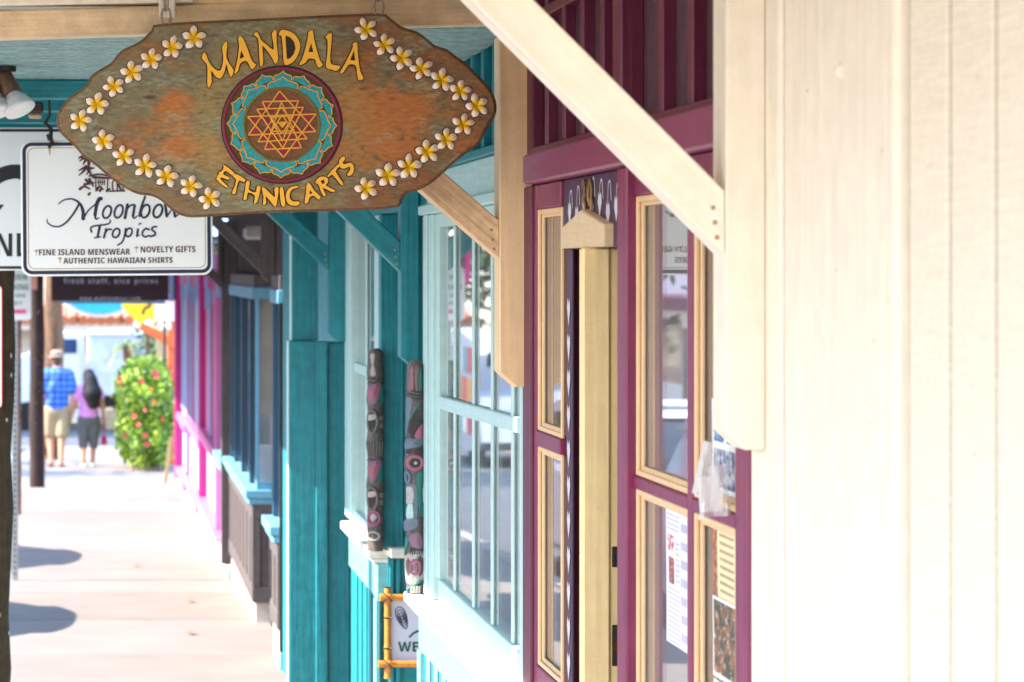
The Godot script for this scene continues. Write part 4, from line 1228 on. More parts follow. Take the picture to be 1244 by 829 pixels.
	for ring in [[16, 0.101, 0.1205, 0.0016, 0.0, 0.185], [8, 0.086, 0.107, 0.0030, 0.0, 0.375]]:
		for k in ring[0]:
			var a: float = TAU * (k + 0.0) / ring[0] + PI / 2 - 0.02
			var hw: float = ring[5]
			var pts := PackedVector2Array()
			for s in [[-1.0, 0.0], [-0.97, 0.45], [-0.75, 0.58], [-0.45, 0.62], [-0.2, 0.76], [0.0, 1.0], [0.2, 0.76], [0.45, 0.62], [0.75, 0.58], [0.97, 0.45], [1.0, 0.0]]:
				var rad: float = lerpf(ring[1], ring[2], s[1])
				pts.append(c0 + Vector2(cos(a + s[0] * hw) * 1.03, sin(a + s[0] * hw)) * rad)
			var core := pts.duplicate()
			for s in [0.66, 0.33, 0.0, -0.33, -0.66]:
				core.append(c0 + Vector2(cos(a + s * hw) * 1.03, sin(a + s * hw)) * (ring[1] - 0.001))
			var mb := MB.new()
			mb.prism(core, 0.001, ring[3] + 0.0012, 0.0, false)
			var pet := put(t, "lotus_petal", mb, M.lotus_blue)
			var ln := MB.new()
			var path := []
			for p in pts:
				path.append(Vector3(p.x, p.y, ring[3] + 0.0014))
			ln.tube(path, [0.0013], 5)
			put(pet, "petal_line", ln, M.line_gold)
	var gems := flat(GEMS)
	for i in range(0, gems.size(), 3):
		var mb := MB.new()
		mb.prism(PackedVector2Array([gems[i], gems[i + 1], gems[i + 2]]), 0.0014, 0.0030, 0.0, false)
		put(t, "triangle_inlay", mb, M.gem_maroon)
	var yan := flat(YANTRA)
	var zz := 0.0032
	for i in range(0, yan.size(), 3):
		var ln := MB.new()
		zz += 0.00025
		for e in 3:
			var a := Vector3(yan[i + e].x, yan[i + e].y, zz); var c := Vector3(yan[i + (e + 1) % 3].x, yan[i + (e + 1) % 3].y, zz)
			ln.tube([a, c], [0.0018 if i < 24 else 0.0013], 5)
		put(t, "triangle_line", ln, M.line_gold)
	var dot := MB.new()
	dot.prism(PackedVector2Array([yan[24], yan[25], yan[26]]), 0.003, 0.0046, 0.0, false)
	put(t, "triangle_inlay", dot, M.letter_gold)
	# chains up to the beam
	for x in [-0.2485, 0.230]:
		var y0 := 0.196 if x < 0.0 else 0.218
		var eye := MB.new()
		eye.tube([Vector3(x, y0 - 0.012, -0.008), Vector3(x, y0 + 0.012, -0.008)], [0.0026], 6)
		put(t, "eye_screw", eye, M.chain_steel)
		for k in 5:
			var cy := y0 + 0.026 + k * 0.034
			var path := []
			for s in 17:
				var a := TAU * s / 16
				var px := cos(a) * 0.0105
				var p := Vector3(px, sin(a) * 0.0215, 0)
				path.append((Vector3(p.x, p.y, 0) if k % 2 == 0 else Vector3(p.x * 0.3, p.y, p.x)) + Vector3(x, cy, -0.008))
			var lk := MB.new()
			lk.tube(path, [0.0028], 6, false)
			put(t, "chain_link", lk, M.chain_steel)
	at_of[t] = at

# ---------------------------------------------------------------- the white hanging sign and what hangs near it
func rounded(w: float, h: float, r: float) -> PackedVector2Array:
	var p := PackedVector2Array()
	for c in [[1, 1, 0.0], [-1, 1, PI / 2], [-1, -1, PI], [1, -1, PI * 1.5]]:
		for k in 6:
			var a: float = c[2] + PI / 2 * k / 5
			p.append(Vector2(c[0] * (w * 0.5 - r) + cos(a) * r, c[1] * (h * 0.5 - r) + sin(a) * r))
	return p

func border(mb: MB, w: float, h: float, r: float, t: float, z: float):
	var o := rounded(w, h, r)
	var i := rounded(w - t * 2, h - t * 2, maxf(r - t, 0.001))
	for k in o.size():
		var l := (k + 1) % o.size()
		mb.quad(Vector3(o[k].x, o[k].y, z), Vector3(o[l].x, o[l].y, z), Vector3(i[l].x, i[l].y, z), Vector3(i[k].x, i[k].y, z), Vector3(0, 0, 1))

func build_island_sign():
	var at := Vector3(0.0547, 1.922, -8.4)
	var t := thing("hanging_sign", "white rounded sign reading Moonbow Tropics with navy border hung on an iron hook", "sign", at)
	at_of[t] = Vector3.ZERO
	var w := 0.593; var h := 0.42
	var p := MB.new()
	p.prism(rounded(w, h, 0.032), -0.012, 0.0, 0.003)
	put(t, "panel", p, plain("sign_cream", srgb(250, 248, 244), 0.5))
	var b := MB.new()
	border(b, w - 0.012, h - 0.012, 0.028, 0.011, 0.0007)
	put(t, "border", b, M.ink_navy)
	b = MB.new()
	border(b, w - 0.044, h - 0.044, 0.02, 0.0022, 0.0007)
	put(t, "border_line", b, M.ink_gold)
	var s := MB.new()
	var z := 0.0008
	for k in SCRIPT_STROKES:
		z += 0.00004
		s.stroke(smooth_loop(flat(k[2]), 4, false), k[0] * 0.0012, k[1] * 0.0012, z)
	put(t, "script_lettering", s, M.ink_navy)
	s = MB.new()
	for k in HOUSE_STROKES:
		z += 0.00003
		s.stroke(smooth_loop(flat(k[2]), 3, false), k[0] * 0.0015, k[1] * 0.0015, z)
	put(t, "house_drawing", s, M.ink_brown)
	var X := func(px: float) -> float: return (px - 141.5) * 0.002545
	var Y := func(py: float) -> float: return (252.5 - py) * 0.002545
	lettering(t, "lettering", "FINE ISLAND MENSWEAR", M.ink_brown, Vector3(X.call(102.0), Y.call(306.0), 0.001), 0.282, 0.019)
	lettering(t, "lettering", "NOVELTY GIFTS", M.ink_brown, Vector3(X.call(203.5), Y.call(303.5), 0.001), 0.169, 0.019)
	lettering(t, "lettering", "AUTHENTIC HAWAIIAN SHIRTS", M.ink_brown, Vector3(X.call(142.5), Y.call(316.5), 0.001), 0.338, 0.018)
	for q in [[43.5, 306.0], [165.0, 303.0], [72.0, 315.5]]:
		var st := MB.new()
		for k in 5:
			var a := PI * k / 4.0
			st.stroke(PackedVector2Array([Vector2(X.call(q[0]), Y.call(q[1]) + 0.004), Vector2(X.call(q[0]) + cos(a) * 0.007, Y.call(q[1]) + 0.004 + sin(a) * 0.005)]), 0.003, 0.0015, 0.0009 + k * 0.00004)
		st.stroke(PackedVector2Array([Vector2(X.call(q[0]), Y.call(q[1]) + 0.004), Vector2(X.call(q[0]), Y.call(q[1]) - 0.009)]), 0.0025, 0.002, 0.00085)
		put(t, "palm_mark", st, M.ink_gold)
	for x in [-0.207, 0.207]:
		var hk := MB.new()
		hk.tube([Vector3(x, 0.34, -0.006), Vector3(x + 0.002, 0.29, -0.006), Vector3(x - 0.012, 0.265, -0.006), Vector3(x + 0.006, 0.245, -0.006), Vector3(x + 0.004, 0.218, 0.004), Vector3(x + 0.01, 0.2, 0.008), Vector3(x, 0.19, 0.004), Vector3(x, 0.205, -0.012), Vector3(x - 0.006, 0.23, -0.010)], [0.004, 0.004, 0.0065, 0.006, 0.0075, 0.006, 0.005, 0.004], 7)
		put(t, "iron_hook", hk, M.iron)
		var rust := MB.new()
		rust.stroke(PackedVector2Array([Vector2(x, 0.188), Vector2(x + 0.002, 0.165)]), 0.010, 0.003, 0.00115)
		put(t, "rust_mark", rust, plain("rust_stain", srgb(214, 178, 138), 0.7))
	at_of[t] = at
	t.rotation.z = 0.008
	# twin flood lamps at the upper left, unlit
	var f := thing("flood_light", "twin unlit floodlight bulbs on brown sockets under the teal canopy", "lamp", Vector3(-0.262, 2.30, -7.6))
	var arm := MB.new()
	arm.tube([Vector3(-0.262, 2.30, -7.6), Vector3(-0.262, 2.285, -7.6)], [0.03], 16)
	put(f, "mounting_plate", arm, M.iron)
	for k in [[-0.272, 0.45], [-0.318, 0.25]]:
		var tilt: float = k[1]
		var top := Vector3(k[0], 2.285, -7.6)
		var dirv := Vector3(sin(tilt), -cos(tilt), 0.35).normalized()
		var yb := -dirv
		var xb := yb.cross(Vector3(0, 0, 1)).normalized()
		var xf := Transform3D(Basis(xb, yb, xb.cross(yb)), top)
		var so := MB.new()
		so.lathe([Vector2(0.0, 0.0), Vector2(0.012, 0.0), Vector2(0.014, -0.012), Vector2(0.024, -0.016), Vector2(0.026, -0.05), Vector2(0.028, -0.052), Vector2(0.028, -0.075), Vector2(0.02, -0.078), Vector2(0.0, -0.078)], 18, xf)
		var sk := put(f, "socket", so, plain("socket_brown", srgb(120, 88, 66), 0.45, 0.3))
		var bu := MB.new()
		bu.lathe([Vector2(0.018, -0.070), Vector2(0.022, -0.080), Vector2(0.034, -0.098), Vector2(0.043, -0.118), Vector2(0.046, -0.126), Vector2(0.044, -0.131), Vector2(0.03, -0.135), Vector2(0.0, -0.137)], 24, xf)
		put(f, "bulb", bu, plain("bulb_glass", srgb(226, 222, 222), 0.22))
	var cl := thing("beam_clamp", "small dark metal clamp under the teal joist beside the floodlights", "clamp", Vector3(-0.19, 2.23, -8.1))
	board(cl, "clamp_body", M.iron, -0.215, -0.165, 2.195, 2.228, 8.03, 8.1, 0.006)
	board(cl, "clamp_foot", M.stucco_tan, -0.21, -0.17, 2.180, 2.194, 8.04, 8.09, 0.005)

# ---------------------------------------------------------------- poles and street signs
func wood_pole(label: String, d: float, x: float, r: float, lean: float, mat: Material, hgt: float):
	var g := gy(d)
	var t := thing("wooden_pole", label, "pole", Vector3(x, g, -d), "wooden poles along the kerb")
	var mb := MB.new()
	var path := []
	var rr := []
	for k in 15:
		var f := k / 14.0
		path.append(Vector3(x + lean * f * hgt + 0.006 * sin(k * 2.1), g - 0.15 + (hgt + 0.15) * f, -d))
		rr.append(r * (1.0 - 0.12 * f) * (1.0 + 0.02 * sin(k * 3.7)))
	mb.tube(path, rr, 18)
	put(t, "shaft", mb, mat)
	for k in 14:
		var s := MB.new()
		var a := rng.randf_range(-0.6, 1.5)
		var yy := g + rng.randf_range(0.7, 2.3)
		s.box(Vector3(x + lean * (yy - g) + sin(a) * (r * 0.96), yy, -d + cos(a) * (r * 0.96)), Vector3(0.008, rng.randf_range(0.008, 0.02), 0.008), 0.002)
		put(t, "staple", s, M.galvanised)

func flat_sign(parent: Node3D, called: String, x: float, y: float, d: float, w: float, h: float, r: float, mat: Material, edge: Material, ew: float) -> MeshInstance3D:
	var mb := MB.new()
	var xf := Transform3D(Basis(), Vector3(x, y, -d))
	mb.prism(rounded(w, h, r), -0.004, 0.0, 0.001, true, xf)
	var o := put(parent, called, mb, mat)
	if edge:
		var b := MB.new()
		border(b, w - ew, h - ew, maxf(r - ew * 0.5, 0.002), ew, 0.0009)
		for i in b.v.size():
			b.v[i] += Vector3(x, y, -d)
		put(o, "border", b, edge)
	return o

func build_street_signs():
	wood_pole("weathered brown utility pole cut by the left edge, nearest of the poles", 9.62, -0.41, 0.082, 0.020, M.pole_wood, 2.50)
	wood_pole("dark brown utility pole standing left of the man in the blue shirt", 34.6, -0.79, 0.10, 0.0, M.pole_dark, 7.0)
	wood_pole("thick two toned wooden pole right behind the man in the brown hat", 43.5, -0.72, 0.16, 0.0, M.pole_tan, 7.0)
	# turn arrow sign
	var at := Vector3(-0.312, 1.978, -9.5)
	var t := thing("traffic_sign", "white lane sign with black curved arrow and ONLY behind the Moonbow sign", "sign", at)
	flat_sign(t, "panel", at.x, at.y, 9.5, 0.54, 0.50, 0.022, M.sign_white, M.ink_black, 0.010)
	var ar := MB.new()
	var pts := smooth_loop(PackedVector2Array([Vector2(0.113, -0.092), Vector2(0.10, 0.014), Vector2(0.043, 0.092), Vector2(-0.043, 0.078), Vector2(-0.085, 0.014), Vector2(-0.10, -0.035)]), 5, false)
	ar.stroke(pts, 0.05, 0.05, 0.0015, false)
	ar.prism(PackedVector2Array([Vector2(-0.177, -0.02), Vector2(-0.10, -0.12), Vector2(-0.02, -0.02)]), 0.0014, 0.0018, 0.0, false)
	for i in ar.v.size():
		ar.v[i] += at
	put(t, "arrow", ar, M.ink_black)
	lettering(t, "lettering", "ONLY", M.ink_black, at + Vector3(0.0, -0.16, 0.0012), 0.24, 0.082)
	var ns := thing("no_parking_sign", "narrow white sign with red border on the nearest pole at the left edge", "sign", Vector3(-0.43, 1.46, -9.52))
	flat_sign(ns, "panel", -0.43, 1.46, 9.52, 0.185, 0.44, 0.022, M.ink_red, M.sign_white, 0.009)
	# perforated post with parking sign
	var g := gy(20.5)
	var ps := thing("parking_sign", "green on white hour parking sign on a perforated steel post", "sign", Vector3(-0.634, g, -20.5))
	board(ps, "post", M.galvanised, -0.659, -0.612, g - 0.1, 1.9, 20.5, 20.545, 0.004)
	for k in 52:
		var hole := MB.new()
		hole.lathe([Vector2(0.0085, 0.0), Vector2(0.0, 0.001)], 8, Transform3D(Basis(Vector3(1, 0, 0), Vector3(0, 0, 1), Vector3(0, -1, 0)), Vector3(-0.6355, g + 0.05 + k * 0.045, -20.4995)))
		put(ps, "post_hole", hole, M.dark_metal)
	flat_sign(ps, "panel", -0.632, 1.55, 20.48, 0.24, 0.40, 0.025, M.sign_white, null, 0.0)
	lettering(ps, "lettering", "2 HOUR", M.ink_green, Vector3(-0.632, 1.675, -20.478), 0.19, 0.042)
	lettering(ps, "lettering", "PARKING", M.ink_green, Vector3(-0.632, 1.60, -20.478), 0.20, 0.042)
	lettering(ps, "lettering", "8AM 6PM", M.ink_green, Vector3(-0.632, 1.535, -20.478), 0.15, 0.028)
	lettering(ps, "lettering", "DAILY", M.ink_green, Vector3(-0.632, 1.48, -20.478), 0.11, 0.028)
	board(ps, "sticker", M.ink_pink, -0.68, -0.55, 1.40, 1.432, 20.473, 20.476, 0.0)
	# second thin post with a small black sign
	g = gy(28.8)
	var ss := thing("sign_post", "thin rusty sign post with small black pedestrian plate behind the parking sign", "sign post", Vector3(-0.845, g, -28.8))
	board(ss, "post", M.pole_tan, -0.87, -0.825, g - 0.1, 1.9, 28.8, 28.84, 0.004)
	board(ss, "plate", M.black_paint, -0.80, -0.725, 1.35, 1.475, 28.76, 28.765, 0.0)
	board(ss, "arm", M.galvanised, -0.83, -0.72, 1.40, 1.42, 28.77, 28.79, 0.0)
	var wk := MB.new()
	wk.stroke(PackedVector2Array([Vector2(-0.76, 1.375), Vector2(-0.755, 1.41), Vector2(-0.762, 1.44)]), 0.018, 0.024, 0.0)
	wk.stroke(PackedVector2Array([Vector2(-0.765, 1.455), Vector2(-0.757, 1.458)]), 0.018, 0.018, 0.0)
	for i in wk.v.size():
		wk.v[i].z = -28.757
	put(ss, "walking_figure", wk, M.ink_white)
	board(ss, "orange_plate", plain("plate_peach", srgb(236, 180, 148), 0.5), -0.72, -0.655, 1.52, 1.80, 28.75, 28.755, 0.0)
	# dark hanging sign of the pink shop
	var at2 := Vector3(0.105, 1.65, -27)
	var ms := thing("hanging_sign", "dark brown sign reading fresh stuff, nice prices in a light blue frame", "sign", at2)
	board(ms, "panel", plain("sign_cocoa", srgb(44, 28, 28), 0.5), -0.475, 0.695, 1.42, 1.90, 27.0, 27.03, 0.003)
	lettering(ms, "lettering", "f r e s h   s t u f f ,   n i c e   p r i c e s", M.ink_white, Vector3(0.118, 1.613, -26.998), 0.93, 0.068, Vector3.ZERO, 700)
	lettering(ms, "lettering", "w w w . m a h i n a m a u i . c o m", M.ink_white, Vector3(0.11, 1.448, -26.998), 0.60, 0.038, Vector3.ZERO, 700)
	board(ms, "frame_bar", M.blue_trim, -0.39, 0.66, 1.392, 1.4185, 27.0, 27.03, 0.003)
	board(ms, "frame_bar", M.sky_paint, 0.697, 0.745, 1.415, 1.95, 27.0, 27.03, 0.004)
	board(ms, "frame_edge", M.black_paint, 0.7455, 0.765, 1.43, 1.95, 27.0, 27.03, 0.004)
	for x in [-0.3, 0.55]:
		board(ms, "hanger", M.iron, x, x + 0.015, 1.90, 1.98, 27.01, 27.02, 0.0)
	# yellow diamond and pink lettered sign beyond the pink shop
	g = gy(46)
	var yd := thing("warning_sign", "yellow diamond road sign on wooden post above the hedge", "sign", Vector3(0.79, g, -46))
	board(yd, "post", M.pole_tan, 0.80, 0.86, g, 1.6, 46.0, 46.06, 0.004)
	var dm := MB.new()
	dm.prism(rounded(0.62, 0.62, 0.05), -0.004, 0.0, 0.001, true, Transform3D(Basis(Vector3(0, 0, 1), PI / 4), Vector3(0.80, 1.13, -45.99)))
	put(yd, "panel", dm, plain("sign_yellow", srgb(246, 196, 10), 0.5))
	var sy := MB.new()
	sy.stroke(smooth_loop(PackedVector2Array([Vector2(0.74, 0.98), Vector2(0.78, 1.08), Vector2(0.86, 1.12), Vector2(0.86, 1.28)]), 4, false), 0.05, 0.05, -45.984)
	put(yd, "symbol", sy, M.ink_black)
	var wm := MB.new()
	wm.lathe([Vector2(0.0, 0.06), Vector2(0.06, 0.05), Vector2(0.075, 0.0), Vector2(0.05, -0.09), Vector2(0.0, -0.1)], 12, Transform3D(Basis(), Vector3(0.845, 0.82, -45.94)))
	put(yd, "reflector", wm, M.sign_white)
	g = gy(40)
	var pk := thing("pink_lettered_sign", "white sign with pink lettering on a dark post between hedge and pink shop", "sign", Vector3(0.97, g, -40))
	board(pk, "post", M.dark_metal, 0.95, 0.985, g, 1.5, 40.0, 40.035, 0.003)
	flat_sign(pk, "panel", 0.965, 1.18, 39.99, 0.29, 0.42, 0.02, M.sign_white, M.ink_pink, 0.010)
	for k in 4:
		lettering(pk, "lettering", ["NO", "PARKING", "ANY", "TIME"][k], M.ink_pink, Vector3(0.965, 1.32 - k * 0.085, -39.987), [0.1, 0.22, 0.12, 0.16][k], 0.045)
	for x in [-0.055, 0.055]:
		var lo := MB.new()
		lo.lathe([Vector2(0.0, 0.05), Vector2(0.03, 0.04), Vector2(0.038, 0.0), Vector2(0.028, -0.05), Vector2(0.0, -0.06)], 10, Transform3D(Basis(), Vector3(0.968 + x, 0.90, -39.97)))
		put(pk, "white_tag", lo, M.sign_white)

# ---------------------------------------------------------------- carved totems on the teal sill
func totem(label: String, x: float, y: float, d: float, which: int):
	var t := thing("totem_carving", label, "carving", Vector3(x, y, -d), "carved totems on the teal window sills")
	at_of[t] = Vector3.ZERO
	var H := 0.70
	var bulge := func(v: float) -> float:
		var r := 0.0275
		for e in ([[0.12, 0.03, 0.002], [0.25, 0.03, 0.003], [0.47, 0.035, 0.003], [0.68, 0.04, 0.003], [0.9, 0.05, 0.001]] if which == 0 else [[0.05, 0.05, -0.001], [0.44, 0.04, 0.004], [0.58, 0.05, -0.004], [0.65, 0.03, 0.002], [0.85, 0.06, 0.003]]):
			r += 1.6 * e[2] * exp(-pow((v - e[0]) / e[1], 2))
		r *= 1.0 - 0.5 * pow(maxf(0.0, (0.03 - v) / 0.03), 2)
		return r
	var surf := func(v: float, a: float, lift: float) -> Vector3:
		var r: float = bulge.call(v) + lift
		return Vector3(sin(a) * r, H * (1.0 - v), cos(a) * r * 0.9)
	var body := MB.new()
	var rows := 56; var cols := 20
	for i in rows:
		for k in cols:
			var v0 := float(i) / rows; var v1 := float(i + 1) / rows
			var a0 := TAU * k / cols; var a1 := TAU * (k + 1) / cols
			var P := [surf.call(v0, a0, 0.0), surf.call(v0, a1, 0.0), surf.call(v1, a1, 0.0), surf.call(v1, a0, 0.0)]
			var N := [Vector3(sin(a0), 0, cos(a0)), Vector3(sin(a1), 0, cos(a1))]
			body.stri(P[0], P[1], P[2], N[0], N[1], N[1]); body.stri(P[0], P[2], P[3], N[0], N[1], N[0])
	for e in [0.0, 1.0]:
		for k in cols:
			body.tri(surf.call(e, TAU * k / cols, 0.0), surf.call(e, TAU * (k + 1) / cols, 0.0), Vector3(0, H * (1.0 - e), 0), Vector3(0, 1.0 - 2.0 * e, 0))
	put(t, "post", body, M.totem_wood)
	# raised patches: [part name, material, points of (angle, height share)...]
	var patch := func(called: String, mat: Material, poly: Array, lift: float):
		var p2 := PackedVector2Array()
		for q in range(0, poly.size(), 2):
			p2.append(Vector2(poly[q], poly[q + 1]))
		p2 = smooth_loop(p2, 3)
		var mb := MB.new()
		var cen := Vector2.ZERO
		for q in p2:
			cen += q
		cen /= p2.size()
		var top: Vector3 = surf.call(cen.y, cen.x, lift * 2.0)
		for q in p2.size():
			var a := p2[q]; var c := p2[(q + 1) % p2.size()]
			var A: Vector3 = surf.call(a.y, a.x, lift * 1.4); var C: Vector3 = surf.call(c.y, c.x, lift * 1.4)
			var out := Vector3(sin(cen.x), 0, cos(cen.x))
			mb.tri(A, C, top, out)
			mb.quad(surf.call(a.y, a.x, -0.001), surf.call(c.y, c.x, -0.001), C, A, (A + C) * 0.5 - top)
		put(t, called, mb, mat)
	var ring := func(called: String, mat: Material, a: float, v: float, ra: float, rv: float, thick: float, rot: float):
		var path := []
		for s in 21:
			var b := TAU * s / 20
			var q := Vector2(cos(b) * ra, sin(b) * rv).rotated(rot)
			path.append(surf.call(v + q.y, a + q.x, thick * 0.4))
		var mb := MB.new()
		mb.tube(path, [thick], 7, false)
		put(t, called, mb, mat)
	var band := func(v: float, thick: float):
		var path := []
		for s in 25:
			path.append(surf.call(v + 0.004 * sin(s * 0.8), TAU * s / 24, thick * 0.2))
		var mb := MB.new()
		mb.tube(path, [thick], 6, false)
		put(t, "carved_band", mb, M.totem_dark)
	var rib := func(a0: float, v0: float, a1: float, v1: float, thick: float, mat: Material):
		var path := []
		for s in 7:
			path.append(surf.call(lerpf(v0, v1, s / 6.0), lerpf(a0, a1, s / 6.0), thick * 0.3))
		var mb := MB.new()
		mb.tube(path, [thick], 5)
		put(t, "carved_rib", mb, mat)
	if which == 0:
		patch.call("carved_face", M.totem_pale, [-0.5, 0.03, 0.05, 0.03, -0.2, 0.09], 0.002)
		patch.call("carved_face", M.totem_pale, [-0.45, 0.13, 0.15, 0.13, -0.15, 0.075], 0.002)
		for v in [0.15, 0.17, 0.55]:
			band.call(v, 0.0022)
		for s in [[0.20, 0.0], [0.60 - 0.02, 0.0]]:
			var v: float = s[0]
			patch.call("painted_mouth", M.totem_plum, [-0.95, v, 0.75, v - 0.03, 0.4, v + 0.05, -0.4, v + 0.075], 0.003)
			patch.call("painted_mouth", M.totem_pink, [-0.7, v + 0.012, 0.5, v - 0.012, 0.25, v + 0.035, -0.35, v + 0.055], 0.0045)
			patch.call("painted_cheek", M.totem_green, [0.7, v, 1.3, v - 0.01, 1.3, v + 0.06, 0.5, v + 0.07], 0.002)
		for v in [0.36, 0.74]:
			ring.call("carved_mouth_ring", M.totem_grey, -0.25, v, 0.62, 0.055, 0.006, 0.0)
			patch.call("carved_mouth", M.totem_black, [-0.7, v, -0.25, v - 0.04, 0.2, v, -0.25, v + 0.04], 0.001)
			patch.call("carved_teeth", M.totem_pale, [-0.75, v - 0.03, 0.15, v - 0.035, 0.1, v - 0.012, -0.7, v - 0.006], 0.005)
			patch.call("carved_ear", M.totem_grey, [0.6, v - 0.03, 1.2, v - 0.03, 1.2, v - 0.005, 0.6, v - 0.005], 0.004)
			patch.call("carved_ear", M.totem_grey, [0.6, v + 0.005, 1.2, v + 0.005, 1.2, v + 0.03, 0.6, v + 0.03], 0.004)
		for k in 7:
			rib.call(-1.0 + k * 0.33, 0.46, -0.9 + k * 0.3, 0.53, 0.0028, M.totem_grey)
		patch.call("carved_wing", M.totem_plum, [-1.0, 0.83, 0.3, 0.80, 0.9, 0.86, -0.9, 0.88], 0.002)
		ring.call("painted_eye_ring", M.totem_pink, -0.1, 0.835, 0.75, 0.035, 0.005, 0.0)
		patch.call("carved_eye", M.totem_pale, [-0.5, 0.835, -0.1, 0.815, 0.3, 0.83, -0.1, 0.852], 0.003)
		ring.call("carved_smile", M.totem_pale, -0.1, 0.925, 0.7, 0.02, 0.004, 0.0)
	else:
		patch.call("carved_feather", M.totem_grey, [-0.8, 0.03, -0.3, 0.015, -0.25, 0.12, -0.8, 0.125], 0.002)
		patch.call("painted_feather", M.totem_pink, [-0.35, 0.04, -0.1, 0.03, 0.0, 0.08, -0.1, 0.122, -0.3, 0.12], 0.004)
		patch.call("painted_feather", M.totem_green, [0.55, 0.04, 0.8, 0.05, 0.75, 0.12, 0.5, 0.12], 0.004)
		patch.call("carved_feather", M.totem_grey, [0.05, 0.03, 0.45, 0.03, 0.4, 0.12, 0.12, 0.12], 0.003)
		for v in [0.132, 0.147, 0.16]:
			band.call(v, 0.0022)
		patch.call("painted_crest", M.totem_slate, [-1.1, 0.17, -0.2, 0.17, -0.7, 0.28, -1.1, 0.33], 0.002)
		rib.call(-0.9, 0.28, 0.5, 0.18, 0.003, M.totem_green)
		for k in 8:
			rib.call(-0.7 + k * 0.06, 0.30 + k * 0.005, 0.2 + k * 0.12, 0.20 + k * 0.012, 0.0022, M.totem_dark)
		patch.call("painted_crest", M.totem_pink, [0.0, 0.325, 0.8, 0.27, 1.0, 0.33], 0.004)
		patch.call("carved_brow", M.totem_slate, [-1.0, 0.34, 0.9, 0.335, 0.9, 0.36, -1.0, 0.38], 0.004)
		for k in 7:
			rib.call(-0.9 + k * 0.28, 0.375, -0.9 + k * 0.28, 0.40, 0.0025, M.totem_dark)
		ring.call("painted_eye_ring", M.totem_pink, 0.1, 0.437, 0.62, 0.028, 0.0065, 0.0)
		patch.call("carved_eye", M.totem_black, [-0.35, 0.437, 0.1, 0.42, 0.55, 0.437, 0.1, 0.455], 0.002)
		patch.call("carved_pupil", M.totem_pale, [0.0, 0.437, 0.15, 0.43, 0.3, 0.437, 0.15, 0.445], 0.004)
		ring.call("carved_nostril", M.totem_slate, -0.75, 0.50, 0.3, 0.022, 0.006, 0.0)
		patch.call("painted_cheek", M.totem_green, [0.2, 0.50, 1.0, 0.48, 1.1, 0.64, 0.6, 0.66], 0.002)
		for k in 7:
			rib.call(0.3, 0.50 + k * 0.022, 0.95, 0.485 + k * 0.022, 0.002, M.totem_dark)
		patch.call("carved_tooth", M.totem_pale, [-1.1, 0.55, -0.2, 0.545, -0.15, 0.605, -1.05, 0.61], 0.005)
		patch.call("carved_lip", M.totem_slate, [-1.2, 0.535, 0.1, 0.53, 0.35, 0.60, 0.2, 0.68, -0.05, 0.66, -0.05, 0.58, -1.2, 0.555], 0.003)
		patch.call("open_mouth", M.totem_light, [-0.9, 0.615, -0.1, 0.61, -0.1, 0.675, -0.9, 0.68], 0.001)
		patch.call("carved_chin", M.totem_slate, [-1.2, 0.69, 0.2, 0.675, 0.2, 0.715, -1.0, 0.73], 0.006)
		patch.call("painted_wing", M.totem_plum, [-0.6, 0.76, 0.3, 0.735, 0.8, 0.76, 0.8, 0.80, 0.0, 0.80], 0.003)
		patch.call("painted_wing", M.totem_green, [-1.1, 0.76, -0.6, 0.765, -0.9, 0.82, -1.1, 0.83], 0.003)
		for k in 6:
			rib.call(-0.3 + k * 0.22, 0.80, -0.4 + k * 0.22, 0.83, 0.0024, M.totem_dark)
		patch.call("carved_belly", M.totem_pale, [-1.0, 0.84, 0.9, 0.82, 1.0, 0.94, -1.0, 0.95], 0.002)
		ring.call("painted_spiral", M.totem_pink, 0.1, 0.885, 0.45, 0.03, 0.0045, 0.0)
		patch.call("painted_spiral_fill", M.totem_plum, [-0.2, 0.885, 0.1, 0.865, 0.4, 0.885, 0.1, 0.905], 0.003)
		rib.call(-0.9, 0.985, 0.8, 0.94, 0.004, M.totem_green)
		rib.call(-0.7, 0.995, 0.8, 0.955, 0.003, M.totem_black)
		for k in 4:
			rib.call(-0.2 + k * 0.25, 0.965, -0.3 + k * 0.25, 0.995, 0.004, M.totem_pale)
	at_of[t] = Vector3(x, y, -d)
	t.rotation.y = -0.25

func build_totems():
	paint("totem_wood", srgb(116, 106, 104), 0.6, "v_hard", 9.0, 1.0, false)
	plain("totem_dark", srgb(64, 56, 56), 0.6)
	plain("totem_black", srgb(44, 40, 42), 0.6)
	paint("totem_grey", srgb(116, 106, 102), 0.55, "m_mid", 14.0, 0.3, false)
	paint("totem_pale", srgb(186, 178, 172), 0.5, "m_mid", 14.0, 0.3, false)
	plain("totem_light", srgb(170, 200, 192), 0.5)
	plain("totem_slate", srgb(96, 108, 122), 0.5)
	plain("totem_plum", srgb(128, 92, 112), 0.5)
	plain("totem_pink", srgb(154, 88, 102), 0.5)
	plain("totem_green", srgb(40, 116, 106), 0.5)
	totem("carved totem with two mouths standing on the far teal sill corner", 0.957, 0.758, 9.40, 0)
	totem("carved totem with pink ringed eye standing at the pale window corner", 0.951, 0.758, 8.16, 1)

